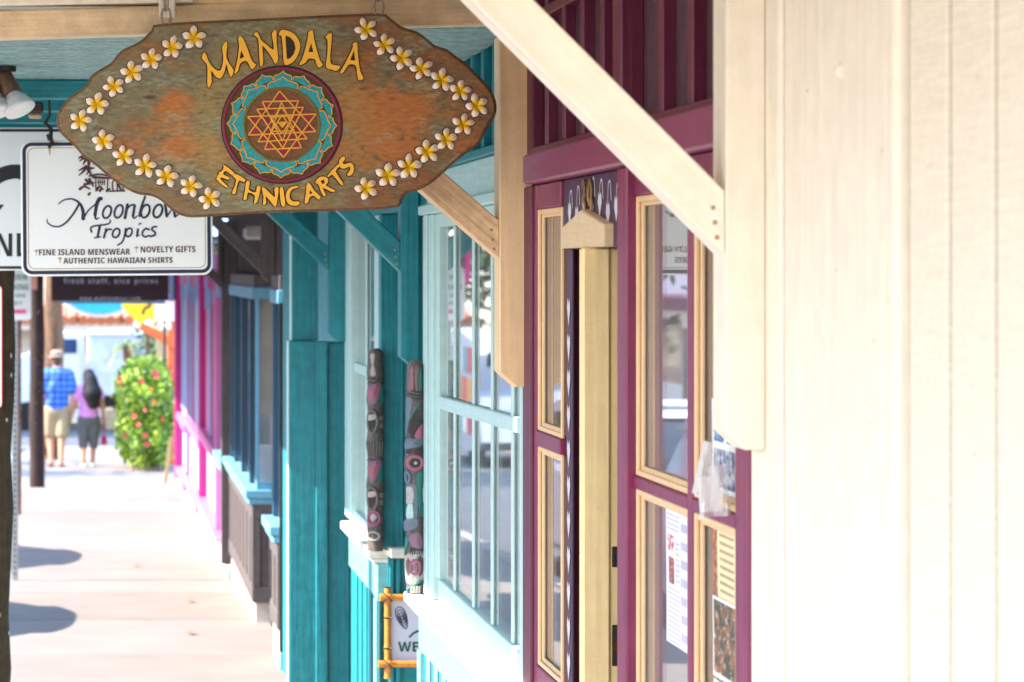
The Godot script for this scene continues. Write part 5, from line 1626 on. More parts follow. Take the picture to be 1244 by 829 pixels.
# ---------------------------------------------------------------- small things on the shopfronts
func print_tex(seed_: int, w: int, h: int, paper: Color, blocks: Array, lines: Array, ink: Color) -> ImageTexture:
	var r := RandomNumberGenerator.new()
	r.seed = seed_
	var im := Image.create_empty(w, h, false, Image.FORMAT_RGB8)
	im.fill(paper)
	for l in lines:   # [x0, x1, y0, y1, step]
		var y: int = l[2]
		while y < l[3]:
			var x: int = l[0]
			while x < l[1]:
				var n := r.randi_range(3, 9)
				im.fill_rect(Rect2i(x, y, mini(n, l[1] - x), maxi(1, l[4] / 2 - 1)), ink)
				x += n + 2
			y += l[4]
	for b in blocks:  # [x, y, w, h, colour a, colour b, grain]
		var f := FastNoiseLite.new()
		f.seed = seed_ + b[0] * 7 + b[1]; f.frequency = b[6]
		for y in range(b[1], mini(h, b[1] + b[3])):
			for x in range(b[0], mini(w, b[0] + b[2])):
				var t := clampf(f.get_noise_2d(x, y) * 1.6 + 0.5, 0.0, 1.0)
				var c: Color = b[4].lerp(b[5], t)
				if f.get_noise_2d(x * 2.0 + 90.0, y * 2.0) > 0.32:
					c = c.lerp(srgb(230, 230, 224), 0.6)
				im.set_pixel(x, y, c)
	return tex(im)

# a paper sheet hanging in the shopfront plane at depth x, curling a little
func sheet(called: String, label: String, x: float, y0: float, y1: float, d0: float, d1: float, t: ImageTexture, curl: float, sides := true, group := ""):
	var o := thing(called, label, "flyer", Vector3(x, y0, -(d0 + d1) * 0.5), group)
	var mb := MB.new()
	var n := 8; var m := 8
	for i in n:
		for k in m:
			var P := []
			for c in [[0, 0], [1, 0], [1, 1], [0, 1]]:
				var u := float(i + c[0]) / n; var v := float(k + c[1]) / m
				P.append([Vector3(x + curl * (sin(u * 3.0 + v * 4.0) * 0.4 + pow(1.0 - v, 2) * 0.8), lerpf(y0, y1, v), -lerpf(d1, d0, u)), Vector2(u, 1.0 - v)])
			var nn: Vector3 = (P[2][0] - P[0][0]).cross(P[1][0] - P[0][0]).normalized()
			for q in ([0, 2, 1, 0, 3, 2] if nn.x > 0.0 else [0, 1, 2, 0, 2, 3]):
				mb.vert(P[q][0], -nn if nn.x > 0.0 else nn, P[q][1])
	var mat := StandardMaterial3D.new()
	mat.resource_name = called + "_print"
	mat.albedo_texture = t; mat.roughness = 0.7
	put(o, "paper", mb, mat)

func build_small_things():
	# flyers taped in the purple window panes
	var lav := srgb(226, 226, 238)
	var ink := srgb(168, 164, 184)
	sheet("flyer", "pale text flyer with small red picture in the lower window pane", 1.0025, 1.075, 1.312, 4.585, 4.80, print_tex(1, 160, 256, lav, [[10, 50, 40, 30, srgb(176, 70, 60), srgb(226, 216, 214), 0.08], [16, 92, 34, 50, srgb(128, 62, 58), srgb(176, 110, 96), 0.06]], [[8, 84, 10, 46, 9], [60, 84, 60, 140, 10], [8, 84, 150, 250, 9], [92, 152, 20, 250, 34]], ink), 0.0012)
	sheet("flyer", "cream notice with brown edges at the top of the near lower pane", 1.0025, 1.195, 1.318, 4.245, 4.43, print_tex(2, 140, 96, srgb(226, 214, 168), [[0, 0, 20, 96, srgb(112, 46, 30), srgb(196, 120, 84), 0.05], [120, 0, 20, 96, srgb(66, 44, 38), srgb(150, 96, 66), 0.05]], [[34, 108, 10, 90, 10]], srgb(146, 126, 92)), 0.001)
	sheet("photo_flyer", "colour photograph sheet of a crowded stall below the cream notice", 1.0015, 1.07, 1.20, 4.235, 4.43, print_tex(3, 128, 110, srgb(240, 240, 240), [[4, 4, 120, 100, srgb(70, 74, 60), srgb(150, 104, 74), 0.03]], [], ink), 0.001)
	sheet("photo_flyer", "green photograph sheet with brown carved figure, lowest in the near pane", 1.0025, 0.86, 1.065, 4.24, 4.425, print_tex(4, 128, 150, srgb(220, 236, 220), [[4, 4, 120, 142, srgb(196, 220, 196), srgb(96, 150, 84), 0.03], [40, 50, 50, 90, srgb(104, 72, 40), srgb(150, 106, 62), 0.06]], [], ink), 0.0012)
	sheet("photo_flyer", "blue and white photograph sheet in the near upper pane behind the bag", 1.0025, 1.37, 1.52, 4.24, 4.44, print_tex(5, 128, 110, srgb(236, 240, 244), [[6, 6, 50, 44, srgb(60, 96, 150), srgb(150, 180, 210), 0.06], [64, 6, 56, 44, srgb(90, 110, 96), srgb(190, 200, 190), 0.06], [6, 58, 114, 46, srgb(70, 84, 120), srgb(200, 206, 214), 0.05]], [], ink), 0.001)
	# clear brochure bag hanging on the glazing bar
	var bag := thing("brochure_bag", "crumpled clear plastic brochure bag hanging below the near cream bracket", "plastic bag", Vector3(0.965, 1.33, -4.28))
	var film := plain("bag_film", Color(0.86, 0.86, 0.86, 0.42), 0.25)
	film.transparency = BaseMaterial3D.TRANSPARENCY_ALPHA
	for s in [[0.935, 0.984, 1.345, 1.425, 4.23], [0.945, 0.976, 1.36, 1.445, 4.26]]:
		var mb := MB.new()
		for i in 8:
			for k in 8:
				var P := []
				for c in [[0, 0], [1, 0], [1, 1], [0, 1]]:
					var u := float(i + c[0]) / 8; var v := float(k + c[1]) / 8
					var px: float = lerpf(s[0], s[1], 0.5 + (u - 0.5) * (1.0 - 0.2 * v))
					P.append(Vector3(px, lerpf(s[2], s[3], v) + 0.006 * (u - 0.5), -s[4] + 0.008 * sin(u * 9.0 + v * 3.0) * (1.0 - v * 0.5)))
				mb.quad(P[0], P[1], P[2], P[3], Vector3(0, 0, 1))
		put(bag, "film", mb, film)
	board(bag, "brochure", plain("brochure_grey", srgb(206, 202, 196), 0.6), 0.948, 0.955, 1.375, 1.46, 4.262, 4.30, 0.0, Vector3(0, 0, -0.22))
	board(bag, "brochure", plain("brochure_white", srgb(228, 226, 222), 0.6), 0.938, 0.972, 1.352, 1.408, 4.242, 4.246, 0.0, Vector3(0, 0, 0.06))
	# things standing inside the purple window
	var sh := thing("display_shelf", "dark wooden display shelf behind the purple window panes", "shelf", Vector3(1.35, gy(5), -4.6))
	board(sh, "shelf_board", M.room_floor, 1.22, 1.5, 1.36, 1.385, 4.25, 5.1, 0.003)
	board(sh, "shelf_board", M.room_floor, 1.22, 1.5, 0.90, 0.925, 4.25, 5.1, 0.003)
	for q in [4.25, 5.08]:
		board(sh, "shelf_side", M.room_floor, 1.22, 1.5, gy(5), 1.386, q - 0.03, q - 0.001, 0.003)
	var va := MB.new()
	va.lathe([Vector2(0.0, 0), Vector2(0.028, 0.0), Vector2(0.045, 0.05), Vector2(0.05, 0.09), Vector2(0.03, 0.14), Vector2(0.036, 0.16), Vector2(0.028, 0.162)], 20, Transform3D(Basis(), Vector3(1.27, 1.386, -4.86)))
	var v := thing("vase", "bright blue vase standing inside the purple window", "vase", Vector3(1.27, 1.386, -4.86))
	put(v, "body", va, plain("vase_blue", srgb(20, 110, 196), 0.2))
	var ring := MB.new()
	ring.lathe([Vector2(0.0505, 0.085), Vector2(0.052, 0.09), Vector2(0.05, 0.096)], 20, Transform3D(Basis(), Vector3(1.27, 1.386, -4.86)))
	put(v, "glaze_band", ring, M.ink_gold)
	var st := thing("dark_figurine", "dark knobbly figurine beside the blue vase inside the purple window", "figurine", Vector3(1.26, 1.386, -4.99))
	st.set_meta("group", "wares in the purple window")
	var m := sd_mesh([[Vector3(0, 0.02, 0), Vector3(0, 0.10, 0.005), 0.035, 0.03], [Vector3(0, 0.10, 0), Vector3(0.005, 0.15, 0), 0.022, 0.028], [Vector3(0, 0.1, 0), Vector3(-0.04, 0.12, 0.02), 0.014, 0.012], [Vector3(0, 0.08, 0), Vector3(0.045, 0.05, 0.01), 0.014, 0.016]], 0.008, 0.02)
	put_at(st, "body", m, M.totem_dark, Vector3(1.26, 1.383, -4.99))
	var hand := thing("dark_figurine", "pair of dark carved fingers on a pale plinth low in the purple window", "figurine", Vector3(1.26, 0.925, -4.78))
	hand.set_meta("group", "wares in the purple window")
	board(hand, "plinth", M.raw_pine, 1.22, 1.34, 0.926, 1.04, 4.70, 4.86, 0.004)
	var hm := sd_mesh([[Vector3(0, 0.12, 0), Vector3(-0.01, 0.17, 0), 0.014, 0.011], [Vector3(0.02, 0.12, 0), Vector3(0.025, 0.18, 0.0), 0.014, 0.011], [Vector3(-0.02, 0.11, 0), Vector3(0.03, 0.115, 0), 0.018, 0.018]], 0.007, 0.01)
	put_at(hand, "fingers", hm, M.totem_dark, Vector3(1.26, 0.92, -4.78))
	# bamboo framed sign in the recess of the teal shop
	var bs := thing("bamboo_framed_sign", "small sign with drawn bamboo frame and footprint on the teal recess wall", "sign", Vector3(1.10, 0.53, -9.33))
	var bam := paint("bamboo", srgb(222, 140, 52), 0.5, "v_mid", 3.0, 0.2)
	board(bs, "panel", plain("sign_lilac", srgb(206, 206, 222), 0.6), 1.005, 1.29, 0.383, 0.608, 9.345, 9.36, 0.0)
	var dark: Material = M.ink_black
	for s in [[0.993, 0.323, 0.993, 0.640, 3], [1.285, 0.323, 1.285, 0.640, 3], [0.962, 0.605, 1.31, 0.605, 2], [0.956, 0.376, 1.31, 0.376, 2]]:
		var n: int = s[4]
		for k in n:
			var a := Vector2(s[0], s[1]).lerp(Vector2(s[2], s[3]), (k + 0.02) / n)
			var b := Vector2(s[0], s[1]).lerp(Vector2(s[2], s[3]), (k + 0.98) / n)
			var z := -9.338 if s[0] == s[2] else -9.326
			var mb := MB.new()
			mb.tube([Vector3(a.x, a.y, z), Vector3(a.x, a.y, z).lerp(Vector3(b.x, b.y, z), 0.12), Vector3(a.x, a.y, z).lerp(Vector3(b.x, b.y, z), 0.88), Vector3(b.x, b.y, z)], [0.0135, 0.0115, 0.0115, 0.0135], 10)
			put(bs, "bamboo_joint", mb, bam)
			var nd := MB.new()
			nd.tube([Vector3(b.x, b.y, z).lerp(Vector3(a.x, a.y, z), 0.012), Vector3(b.x, b.y, z)], [0.0142, 0.0142], 10)
			put(bs, "bamboo_node", nd, dark)
	for q in [[0.993, 0.605], [0.993, 0.376]]:
		var lash := MB.new()
		for e in [[-1, -1, 1, 1], [-1, 1, 1, -1]]:
			lash.tube([Vector3(q[0] + e[0] * 0.014, q[1] + e[1] * 0.014, -9.316), Vector3(q[0], q[1], -9.3115 - 0.001 * e[1]), Vector3(q[0] + e[2] * 0.014, q[1] + e[3] * 0.014, -9.316)], [0.0022], 6)
		put(bs, "lashing", lash, dark)
	var foot := MB.new()
	for k in 4:
		var sc := 1.0 - k * 0.26
		var loop := PackedVector2Array()
		for s in 13:
			var a := TAU * s / 12
			var yy := sin(a) * 0.040 * sc
			loop.append(Vector2(1.043, 0.532) + Vector2(cos(a) * (0.017 + yy * 0.14) * sc, yy).rotated(0.35))
		foot.stroke(loop, 0.0035, 0.0035, 0.0002 * k, false)
	for i in foot.v.size():
		foot.v[i].z = -9.344 + foot.v[i].z
	put(bs, "footprint", foot, M.ink_navy)
	lettering(bs, "lettering", "WELCOME", plain("ink_forest", srgb(8, 84, 66), 0.5), Vector3(1.147, 0.433, -9.3435), 0.235, 0.034)
	var lf := MB.new()
	lf.stroke(smooth_loop(PackedVector2Array([Vector2(1.068, 0.465), Vector2(1.085, 0.481), Vector2(1.105, 0.488)]), 4, false), 0.006, 0.009, -9.344)
	put(bs, "leaf", lf, M.ink_forest)
	# plank leaning on the pink corner
	var pl := thing("leaning_plank", "tan plank leaning against the corner of the far pink shop", "plank", Vector3(0.92, gy(35.4), -35.4))
	var pm := MB.new()
	pm.box(Vector3.ZERO, Vector3(0.05, 0.62, 0.03), 0.003)
	put_at(pl, "board", pm.mesh(), M.plank_tan, Vector3(0.90, gy(35.4) + 0.30, -35.4), Vector3(0, 0, -0.13))

# ---------------------------------------------------------------- leaves
func leaf_cloud(mb: MB, n: int, where: Callable, size: float, cols: Array):
	for i in n:
		var p: Vector3 = where.call()
		var a := Vector3(rng.randfn(), rng.randfn(), rng.randfn()).normalized()
		var b := a.cross(Vector3(rng.randfn(), rng.randfn(), rng.randfn())).normalized()
		var s := size * rng.randf_range(0.6, 1.3)
		mb.tint = lin(cols[rng.randi() % cols.size()]) * rng.randf_range(0.75, 1.2)
		var q0 := p - a * s; var q1 := p + b * s * 0.45 - a * s * 0.1; var q2 := p + a * s; var q3 := p - b * s * 0.45 - a * s * 0.1
		mb.quad(q0, q1, q2, q3)

func leaf_mat(called: String) -> StandardMaterial3D:
	var m := vcol(called, 0.45)
	m.backlight = Color(0.5, 0.6, 0.2)
	m.cull_mode = BaseMaterial3D.CULL_DISABLED
	return m

func build_hedge():
	var g := gy(40)
	var t := thing("hibiscus_hedge", "bright green hibiscus hedge with red flowers beside the far walk", "hedge", Vector3(0.68, g, -40.5))
	var mb := MB.new()
	mb.colored = true
	var lm := leaf_mat("hedge_leaf")
	var inside := func() -> Vector3:
		while true:
			var p := Vector3(rng.randf_range(-1, 1), rng.randf_range(-1, 1), rng.randf_range(-1, 1))
			var l := pow(absf(p.x), 3.0) + pow(absf(p.y), 4.0) + pow(absf(p.z), 3.0)
			if l > 1.0:
				continue
			var bump := 1.0 + 0.10 * sin(p.y * 9.0 + p.z * 5.0) + 0.09 * sin(p.x * 8.0 + p.y * 4.0) + (0.25 if rng.randf() < 0.03 else 0.0)
			return Vector3(0.68 + p.x * 0.40 * bump, g + 0.82 + p.y * 0.80, -40.6 + p.z * 2.0 * bump)
		return Vector3.ZERO
	leaf_cloud(mb, 22000, inside, 0.045, [srgb(126, 158, 26), srgb(146, 172, 32), srgb(104, 140, 30), srgb(80, 116, 32), srgb(162, 182, 46), srgb(58, 88, 30), srgb(66, 100, 34)])
	put(t, "foliage", mb, lm)
	for k in 7:
		var s := MB.new()
		s.tube([Vector3(0.5 + k * 0.06, g - 0.05, -39.2 - (k % 3) * 0.5), Vector3(0.5 + k * 0.06, g + 0.4, -39.2 - (k % 3) * 0.5)], [0.015, 0.012], 6)
		put(t, "stem", s, M.pole_tan)
	var fm := MB.new()
	for k in 5:
		var a := TAU * k / 5
		var c := Vector3(cos(a), sin(a), 0.0)
		var e := Vector3(-sin(a), cos(a), 0.0)
		fm.quad(Vector3.ZERO, c * 0.026 + e * 0.021 + Vector3(0, 0, 0.014), c * 0.044 + Vector3(0, 0, 0.009), c * 0.026 - e * 0.021 + Vector3(0, 0, 0.014), Vector3(0, 0, 1))
	fm.tube([Vector3.ZERO, Vector3(0, 0, 0.06)], [0.006, 0.004], 5)
	var flower := fm.mesh()
	var red := plain("hibiscus_red", srgb(222, 74, 84), 0.5)
	var orange := plain("hibiscus_orange", srgb(244, 150, 30), 0.5)
	# flowers where they show on the face turned up the street and on the walk side
	for f in [[0.60, 0.16, 0], [0.79, 0.28, 0], [0.82, 0.22, 0], [0.65, -0.25, 0], [0.50, -0.34, 0], [0.56, -0.46, 0], [0.65, -0.61, 0], [0.68, -0.74, 0], [0.89, -0.38, 0], [0.74, 0.04, 1], [0.78, -0.14, 1], [1.01, 0.35, 0], [1.03, 0.24, 0], [0.30, 0.16, 0], [0.35, -0.08, 0], [0.38, -0.63, 0], [1.07, 0.19, 0], [0.32, 0.08, 0]]:
		var bx: float = f[0]
		var bl := put_at(t, "blossom", flower, orange if f[2] == 1 else red, Vector3(bx, f[1], -38.42 - maxf(0.0, 0.42 - bx) * 6.0), Vector3(rng.randf_range(-0.3, 0.3), rng.randf_range(-0.7, 0.2), rng.randf() * TAU))
		bl.scale = Vector3.ONE * rng.randf_range(0.6, 1.15)
	var lm2 := plain("dry_leaf", srgb(176, 104, 72), 0.8)
	for q in [[0.56, 16.6, "curled dry leaf on the walk nearest the brown shop corner"], [0.63, 18.7, "small pale dry leaf on the walk below the brown bay window"], [0.30, 21.8, "tiny dry leaf in the middle of the sunlit walk"]]:
		var lf := thing("fallen_leaf", q[2], "leaf", Vector3(q[0], gy(q[1]), -q[1]), "dry leaves on the walk")
		var b2 := MB.new()
		var c2 := Vector3(q[0], gy(q[1]) + 0.006, -q[1])
		b2.quad(c2 + Vector3(-0.035, 0.008, 0), c2 + Vector3(0, 0.0, -0.05), c2 + Vector3(0.035, 0.012, 0), c2 + Vector3(0.004, 0.002, 0.045), Vector3.UP)
		put(lf, "blade", b2, lm2)
	var lit := thing("fallen_petals", "scattered red petals on the walk below the hedge", "petals", Vector3(0.25, g, -37.5))
	for k in 9:
		var p := MB.new()
		var c := Vector3(rng.randf_range(0.05, 0.5), 0.004, -rng.randf_range(36.5, 39.0))
		c.y += gy(-c.z)
		p.quad(c + Vector3(-0.02, 0.004, 0), c + Vector3(0, 0.008, -0.03), c + Vector3(0.022, 0.004, 0), c + Vector3(0, 0.012, 0.03), Vector3.UP)
		put(lit, "petal", p, red)

func tree(called: String, label: String, at: Vector3, h: float, r: float, n: int, cols: Array, low := 0.5):
	var t := thing(called, label, "tree", at, "trees along the street")
	var tr := MB.new()
	tr.tube([at + Vector3(0, -0.2, 0), at + Vector3(0.1, h * 0.3, 0), at + Vector3(0.05, h * 0.6, 0.1)], [0.16, 0.12, 0.08], 9)
	for k in 6:
		var a := TAU * k / 6.0
		tr.tube([at + Vector3(0.07, h * (0.35 + 0.04 * k), 0), at + Vector3(cos(a) * r * 0.6, h * (0.6 + 0.05 * k), sin(a) * r * 0.6)], [0.06, 0.02], 6)
	put(t, "trunk", tr, M.pole_tan)
	var mb := MB.new()
	mb.colored = true
	var blobs := []
	for k in 16:
		blobs.append(Vector3(rng.randf_range(-1, 1) * r * 0.75, h * rng.randf_range(low, 0.95), rng.randf_range(-1, 1) * r * 0.75))
	leaf_cloud(mb, n, func() -> Vector3:
		var b: Vector3 = blobs[rng.randi() % blobs.size()]
		return at + b + Vector3(rng.randfn(), rng.randfn() * 0.8, rng.randfn()) * r * 0.2, 0.055 * r, cols)
	put(t, "crown", mb, leaf_mat(called + "_leaf"))

func palm(label: String, at: Vector3, h: float, fr: float):
	var t := thing("palm", label, "palm", at, "small palms by the corner")
	var tr := MB.new()
	tr.tube([at + Vector3(0, -0.1, 0), at + Vector3(0.03, h * 0.5, 0), at + Vector3(0.0, h, 0)], [0.12, 0.10, 0.09], 10)
	put(t, "trunk", tr, M.pole_tan)
	var cols := [srgb(100, 120, 52), srgb(84, 104, 50), srgb(140, 126, 74), srgb(116, 118, 62)]
	for k in 11:
		var a := TAU * k / 11.0 + rng.randf() * 0.4
		var mb := MB.new()
		mb.colored = true
		mb.tint = lin(cols[k % 4])
		var up := rng.randf_range(0.2, 0.9)
		var prev := Vector3.ZERO
		for s in 12:
			var u := s / 11.0
			var p := at + Vector3(cos(a) * fr * u, h + up * fr * u - fr * 1.1 * u * u, sin(a) * fr * u)
			if s > 0:
				var dir := (p - prev).normalized()
				var side := dir.cross(Vector3.UP).normalized()
				for sg in [-1.0, 1.0]:
					for q in 2:
						var ll := fr * 0.34 * (1.0 - u * 0.65) * rng.randf_range(0.8, 1.1)
						var b := prev.lerp(p, 0.5 * q)
						var w := dir * fr * 0.022
						mb.tri(b - w, b + w, b + side * sg * ll + dir * ll * 0.7 - Vector3(0, ll * rng.randf_range(0.3, 0.7), 0))
			prev = p
		put(t, "frond", mb, leaf_mat("palm_frond_leaf"))

# ---------------------------------------------------------------- vehicles
func car(label: String, d: float, body_mat: Material, cx := -2.62):
	var t := thing("parked_car", label, "car", Vector3(cx, gy(d) - 0.138, -d), "cars parked along the kerb")
	at_of[t] = Vector3.ZERO
	var xf := Transform3D(Basis(Vector3(0, 0, -1), Vector3(0, 1, 0), Vector3(1, 0, 0)), Vector3.ZERO)
	var low := smooth_loop(PackedVector2Array([Vector2(-2.15, 0.30), Vector2(-2.2, 0.55), Vector2(-2.1, 0.78), Vector2(-1.1, 0.92), Vector2(1.2, 0.94), Vector2(2.05, 0.92), Vector2(2.18, 0.70), Vector2(2.15, 0.32), Vector2(1.7, 0.24), Vector2(-1.7, 0.24)]), 3)
	var mb := MB.new()
	mb.prism(low, -0.87, 0.87, 0.05, true, xf)
	put(t, "body", mb, body_mat)
	var cab := smooth_loop(PackedVector2Array([Vector2(-1.15, 0.90), Vector2(-0.55, 1.34), Vector2(-0.2, 1.43), Vector2(0.6, 1.45), Vector2(1.05, 1.36), Vector2(1.6, 0.93)]), 3)
	mb = MB.new()
	mb.prism(cab, -0.70, 0.70, 0.06, true, xf)
	put(t, "cabin", mb, M.dark_glass)
	mb = MB.new()
	mb.prism(smooth_loop(PackedVector2Array([Vector2(-0.62, 1.33), Vector2(-0.2, 1.435), Vector2(0.6, 1.455), Vector2(1.1, 1.36), Vector2(1.0, 1.34), Vector2(0.0, 1.38)]), 3), -0.71, 0.71, 0.04, true, xf)
	put(t, "roof", mb, body_mat)
	for s in [-1.0, 1.0]:
		for z in [-1.35, 1.35]:
			mb = MB.new()
			mb.lathe([Vector2(0.0, 0.1), Vector2(0.3, 0.1), Vector2(0.32, 0.07), Vector2(0.32, -0.07), Vector2(0.3, -0.1), Vector2(0.0, -0.1)], 20, Transform3D(Basis(Vector3(0, 1, 0), Vector3(1, 0, 0), Vector3(0, 0, -1)), Vector3(s * 0.80, 0.32, z)))
			var wl := put(t, "wheel", mb, M.tyre)
			mb = MB.new()
			mb.lathe([Vector2(0.2, 0.0), Vector2(0.12, 0.012), Vector2(0.0, 0.012)], 14, Transform3D(Basis(Vector3(0, 1, 0) * s, Vector3(s, 0, 0), Vector3(0, 0, -1)), Vector3(s * 0.902, 0.32, z)))
			put(wl, "hubcap", mb, M.hub)
		for z in [-0.45, 0.62]:
			mb = MB.new()
			mb.box(Vector3(s * 0.885, 0.80, z), Vector3(0.02, 0.025, 0.16), 0.004)
			put(t, "door_handle", mb, M.hub)
		mb = MB.new()
		mb.box(Vector3(s * 0.68, 0.72, -2.17), Vector3(0.28, 0.12, 0.04), 0.012)
		put(t, "headlight", mb, M.sign_white)
		mb = MB.new()
		mb.box(Vector3(s * 0.68, 0.76, 2.12), Vector3(0.26, 0.12, 0.05), 0.012)
		put(t, "tail_light", mb, M.ink_red)
	mb = MB.new()
	mb.tube([Vector3(0.55, 1.43, -0.5), Vector3(0.6, 2.0, -0.1)], [0.006, 0.003], 5)
	put(t, "antenna", mb, M.dark_metal)
	at_of[t] = Vector3(cx, gy(d) - 0.138, -d)
	t.rotation.x = -atan(SLOPE)

# ---------------------------------------------------------------- beyond the cross street
func build_far_end():
	var d := 75.0
	var g := gy(d)
	var t := thing("tile_roofed_building", "low white building with red clay tile roof at the end of the walk", "building", Vector3(-2.5, g, -d))
	board(t, "wall", M.stucco_white, -8.0, 0.75, g - 0.5, 0.15, 75.0, 80.0, 0.0)
	board(t, "fascia", M.stucco_white, -8.2, 0.98, 0.10, 0.30, 73.9, 74.1, 0.01)
	board(t, "soffit", M.stucco_tan, -8.2, 0.98, 0.06, 0.099, 73.95, 76.0, 0.0)
	var tl := MB.new()
	for k in 7:
		var a := PI * k / 6.0
		tl.tube([Vector3(0, 0, 0.5), Vector3(0, 0.05, 0.0), Vector3(0, 0.28, -1.6)], [0.13, 0.12, 0.11], 10) if k == 0 else null
	var tile := tl.mesh()
	for k in 36:
		put_at(t, "roof_tile", tile, M.terracotta, Vector3(-8.1 + k * 0.255, 0.36, -74.3))
	board(t, "roof_slab", M.terracotta, -8.2, 0.98, 0.30, 0.36, 74.0, 79.0, 0.0)
	for x in [-6.5, -4.2]:
		board(t, "window", M.dark_glass, x, x + 1.2, g + 0.8, g + 1.9, 74.97, 74.99, 0.0)
	var os := thing("oval_roof_sign", "turquoise oval sign with cream edge standing on the tile roof", "sign", Vector3(0.05, 0.5, -73.6))
	var ov := func(rx: float, ry: float, z0: float, z1: float, mat: Material, called: String):
		var p := PackedVector2Array()
		for k in 40:
			p.append(Vector2(0.03 + cos(TAU * k / 40) * rx, 1.22 + sin(TAU * k / 40) * ry))
		var mb := MB.new()
		mb.prism(p, z0, z1, 0.01)
		put(os, called, mb, mat)
	ov.call(1.12, 0.78, -73.62, -73.55, M.stucco_white, "rim")
	ov.call(1.02, 0.68, -73.56, -73.50, paint("sign_turquoise", srgb(24, 168, 190), 0.5, "m_soft", 0.8, 0.0), "panel")
	for x in [-0.6, 0.6]:
		board(os, "leg", M.dark_metal, x, x + 0.05, 0.3, 0.7, 73.62, 73.67, 0.0)
	# white truck standing across the end of the street
	var td := 65.0
	g = gy(td)
	var tr := thing("delivery_truck", "white delivery truck with grey box body behind the walking couple", "truck", Vector3(-0.5, g, -td))
	var lav := paint("truck_box", srgb(212, 214, 230), 0.5, "m_soft", 0.6, 0.0)
	var white := plain("truck_white", srgb(232, 234, 238), 0.35)
	board(tr, "box_body", lav, -0.27, 2.4, g + 0.70, 0.22, 64.1, 66.0, 0.03)
	board(tr, "box_roof_rim", white, -0.30, 2.43, 0.17, 0.27, 64.05, 66.05, 0.02)
	var cab := MB.new()
	cab.prism(PackedVector2Array([Vector2(-0.36, g + 0.45), Vector2(-0.36, 0.24), Vector2(-1.15, 0.26), Vector2(-1.75, -0.30), Vector2(-2.35, -0.45), Vector2(-2.4, g + 0.45)]), -66.0, -64.15, 0.03)
	put(tr, "cab", cab, white)
	board(tr, "cab_window", plain("truck_glass", srgb(40, 66, 104), 0.05), -1.05, -0.52, -0.24, 0.10, 64.12, 64.149, 0.01)
	board(tr, "door_seam", M.galvanised, -0.44, -0.425, g + 0.5, 0.2, 64.135, 64.149, 0.0)
	board(tr, "chassis", M.dark_metal, -2.2, 2.3, g + 0.4, g + 0.699, 64.4, 65.8, 0.0)
	for x in [-1.7, 1.4]:
		for z in [-64.25, -65.8]:
			var wh := MB.new()
			wh.lathe([Vector2(0.0, 0.11), Vector2(0.33, 0.11), Vector2(0.36, 0.07), Vector2(0.36, -0.07), Vector2(0.33, -0.11), Vector2(0.0, -0.11)], 18, Transform3D(Basis(Vector3(1, 0, 0), Vector3(0, 0, 1), Vector3(0, -1, 0)), Vector3(x, g + 0.36 - 0.13, z)))
			put(tr, "wheel", wh, M.tyre)
	var wl := thing("garden_wall", "low tan stone wall in front of the white truck", "wall", Vector3(1.0, gy(63), -63))
	for k in 10:
		board(wl, "stone_block", M.stucco_tan, 0.15 + k * 0.4, 0.545 + k * 0.4, gy(63) - 0.1, gy(63) + 0.42 + 0.02 * (k % 2), 62.8, 63.1, 0.03)
	palm("small palm with drooping fronds left of the yellow sign", Vector3(0.52, gy(50), -50), 1.85, 0.5)
	palm("small leaning palm behind the hedge, right of the yellow sign", Vector3(1.25, gy(49), -49), 1.2, 0.6)
	tree("broad_tree", "bushy green tree filling the gap behind the yellow sign", Vector3(2.6, gy(60), -60), 3.6, 1.6, 5000, [srgb(84, 110, 40), srgb(110, 134, 50), srgb(64, 90, 36)])
	var o := thing("orange_porch", "orange painted porch post and gable beyond the hedge", "porch", Vector3(1.35, gy(44), -44))
	var op := paint("orange_paint", srgb(222, 104, 50), 0.6, "v_soft", 1.0, 0.2)
	board(o, "porch_post", op, 1.12, 1.26, gy(44) - 0.1, 0.85, 44.0, 44.14, 0.006)
	board(o, "porch_post", op, 2.4, 2.54, gy(44) - 0.1, 0.85, 44.0, 44.14, 0.006)
	board(o, "porch_beam", op, 0.95, 2.7, 0.851, 1.0, 43.98, 44.16, 0.006)
	board(o, "porch_rafter", op, 0.62, 1.30, 0.60, 0.74, 43.9, 43.97, 0.006, Vector3(0, 0, -0.5))
	board(o, "porch_wall", M.stucco_tan, 1.0, 3.4, gy(46) - 0.1, 2.6, 47.0, 47.2, 0.0)

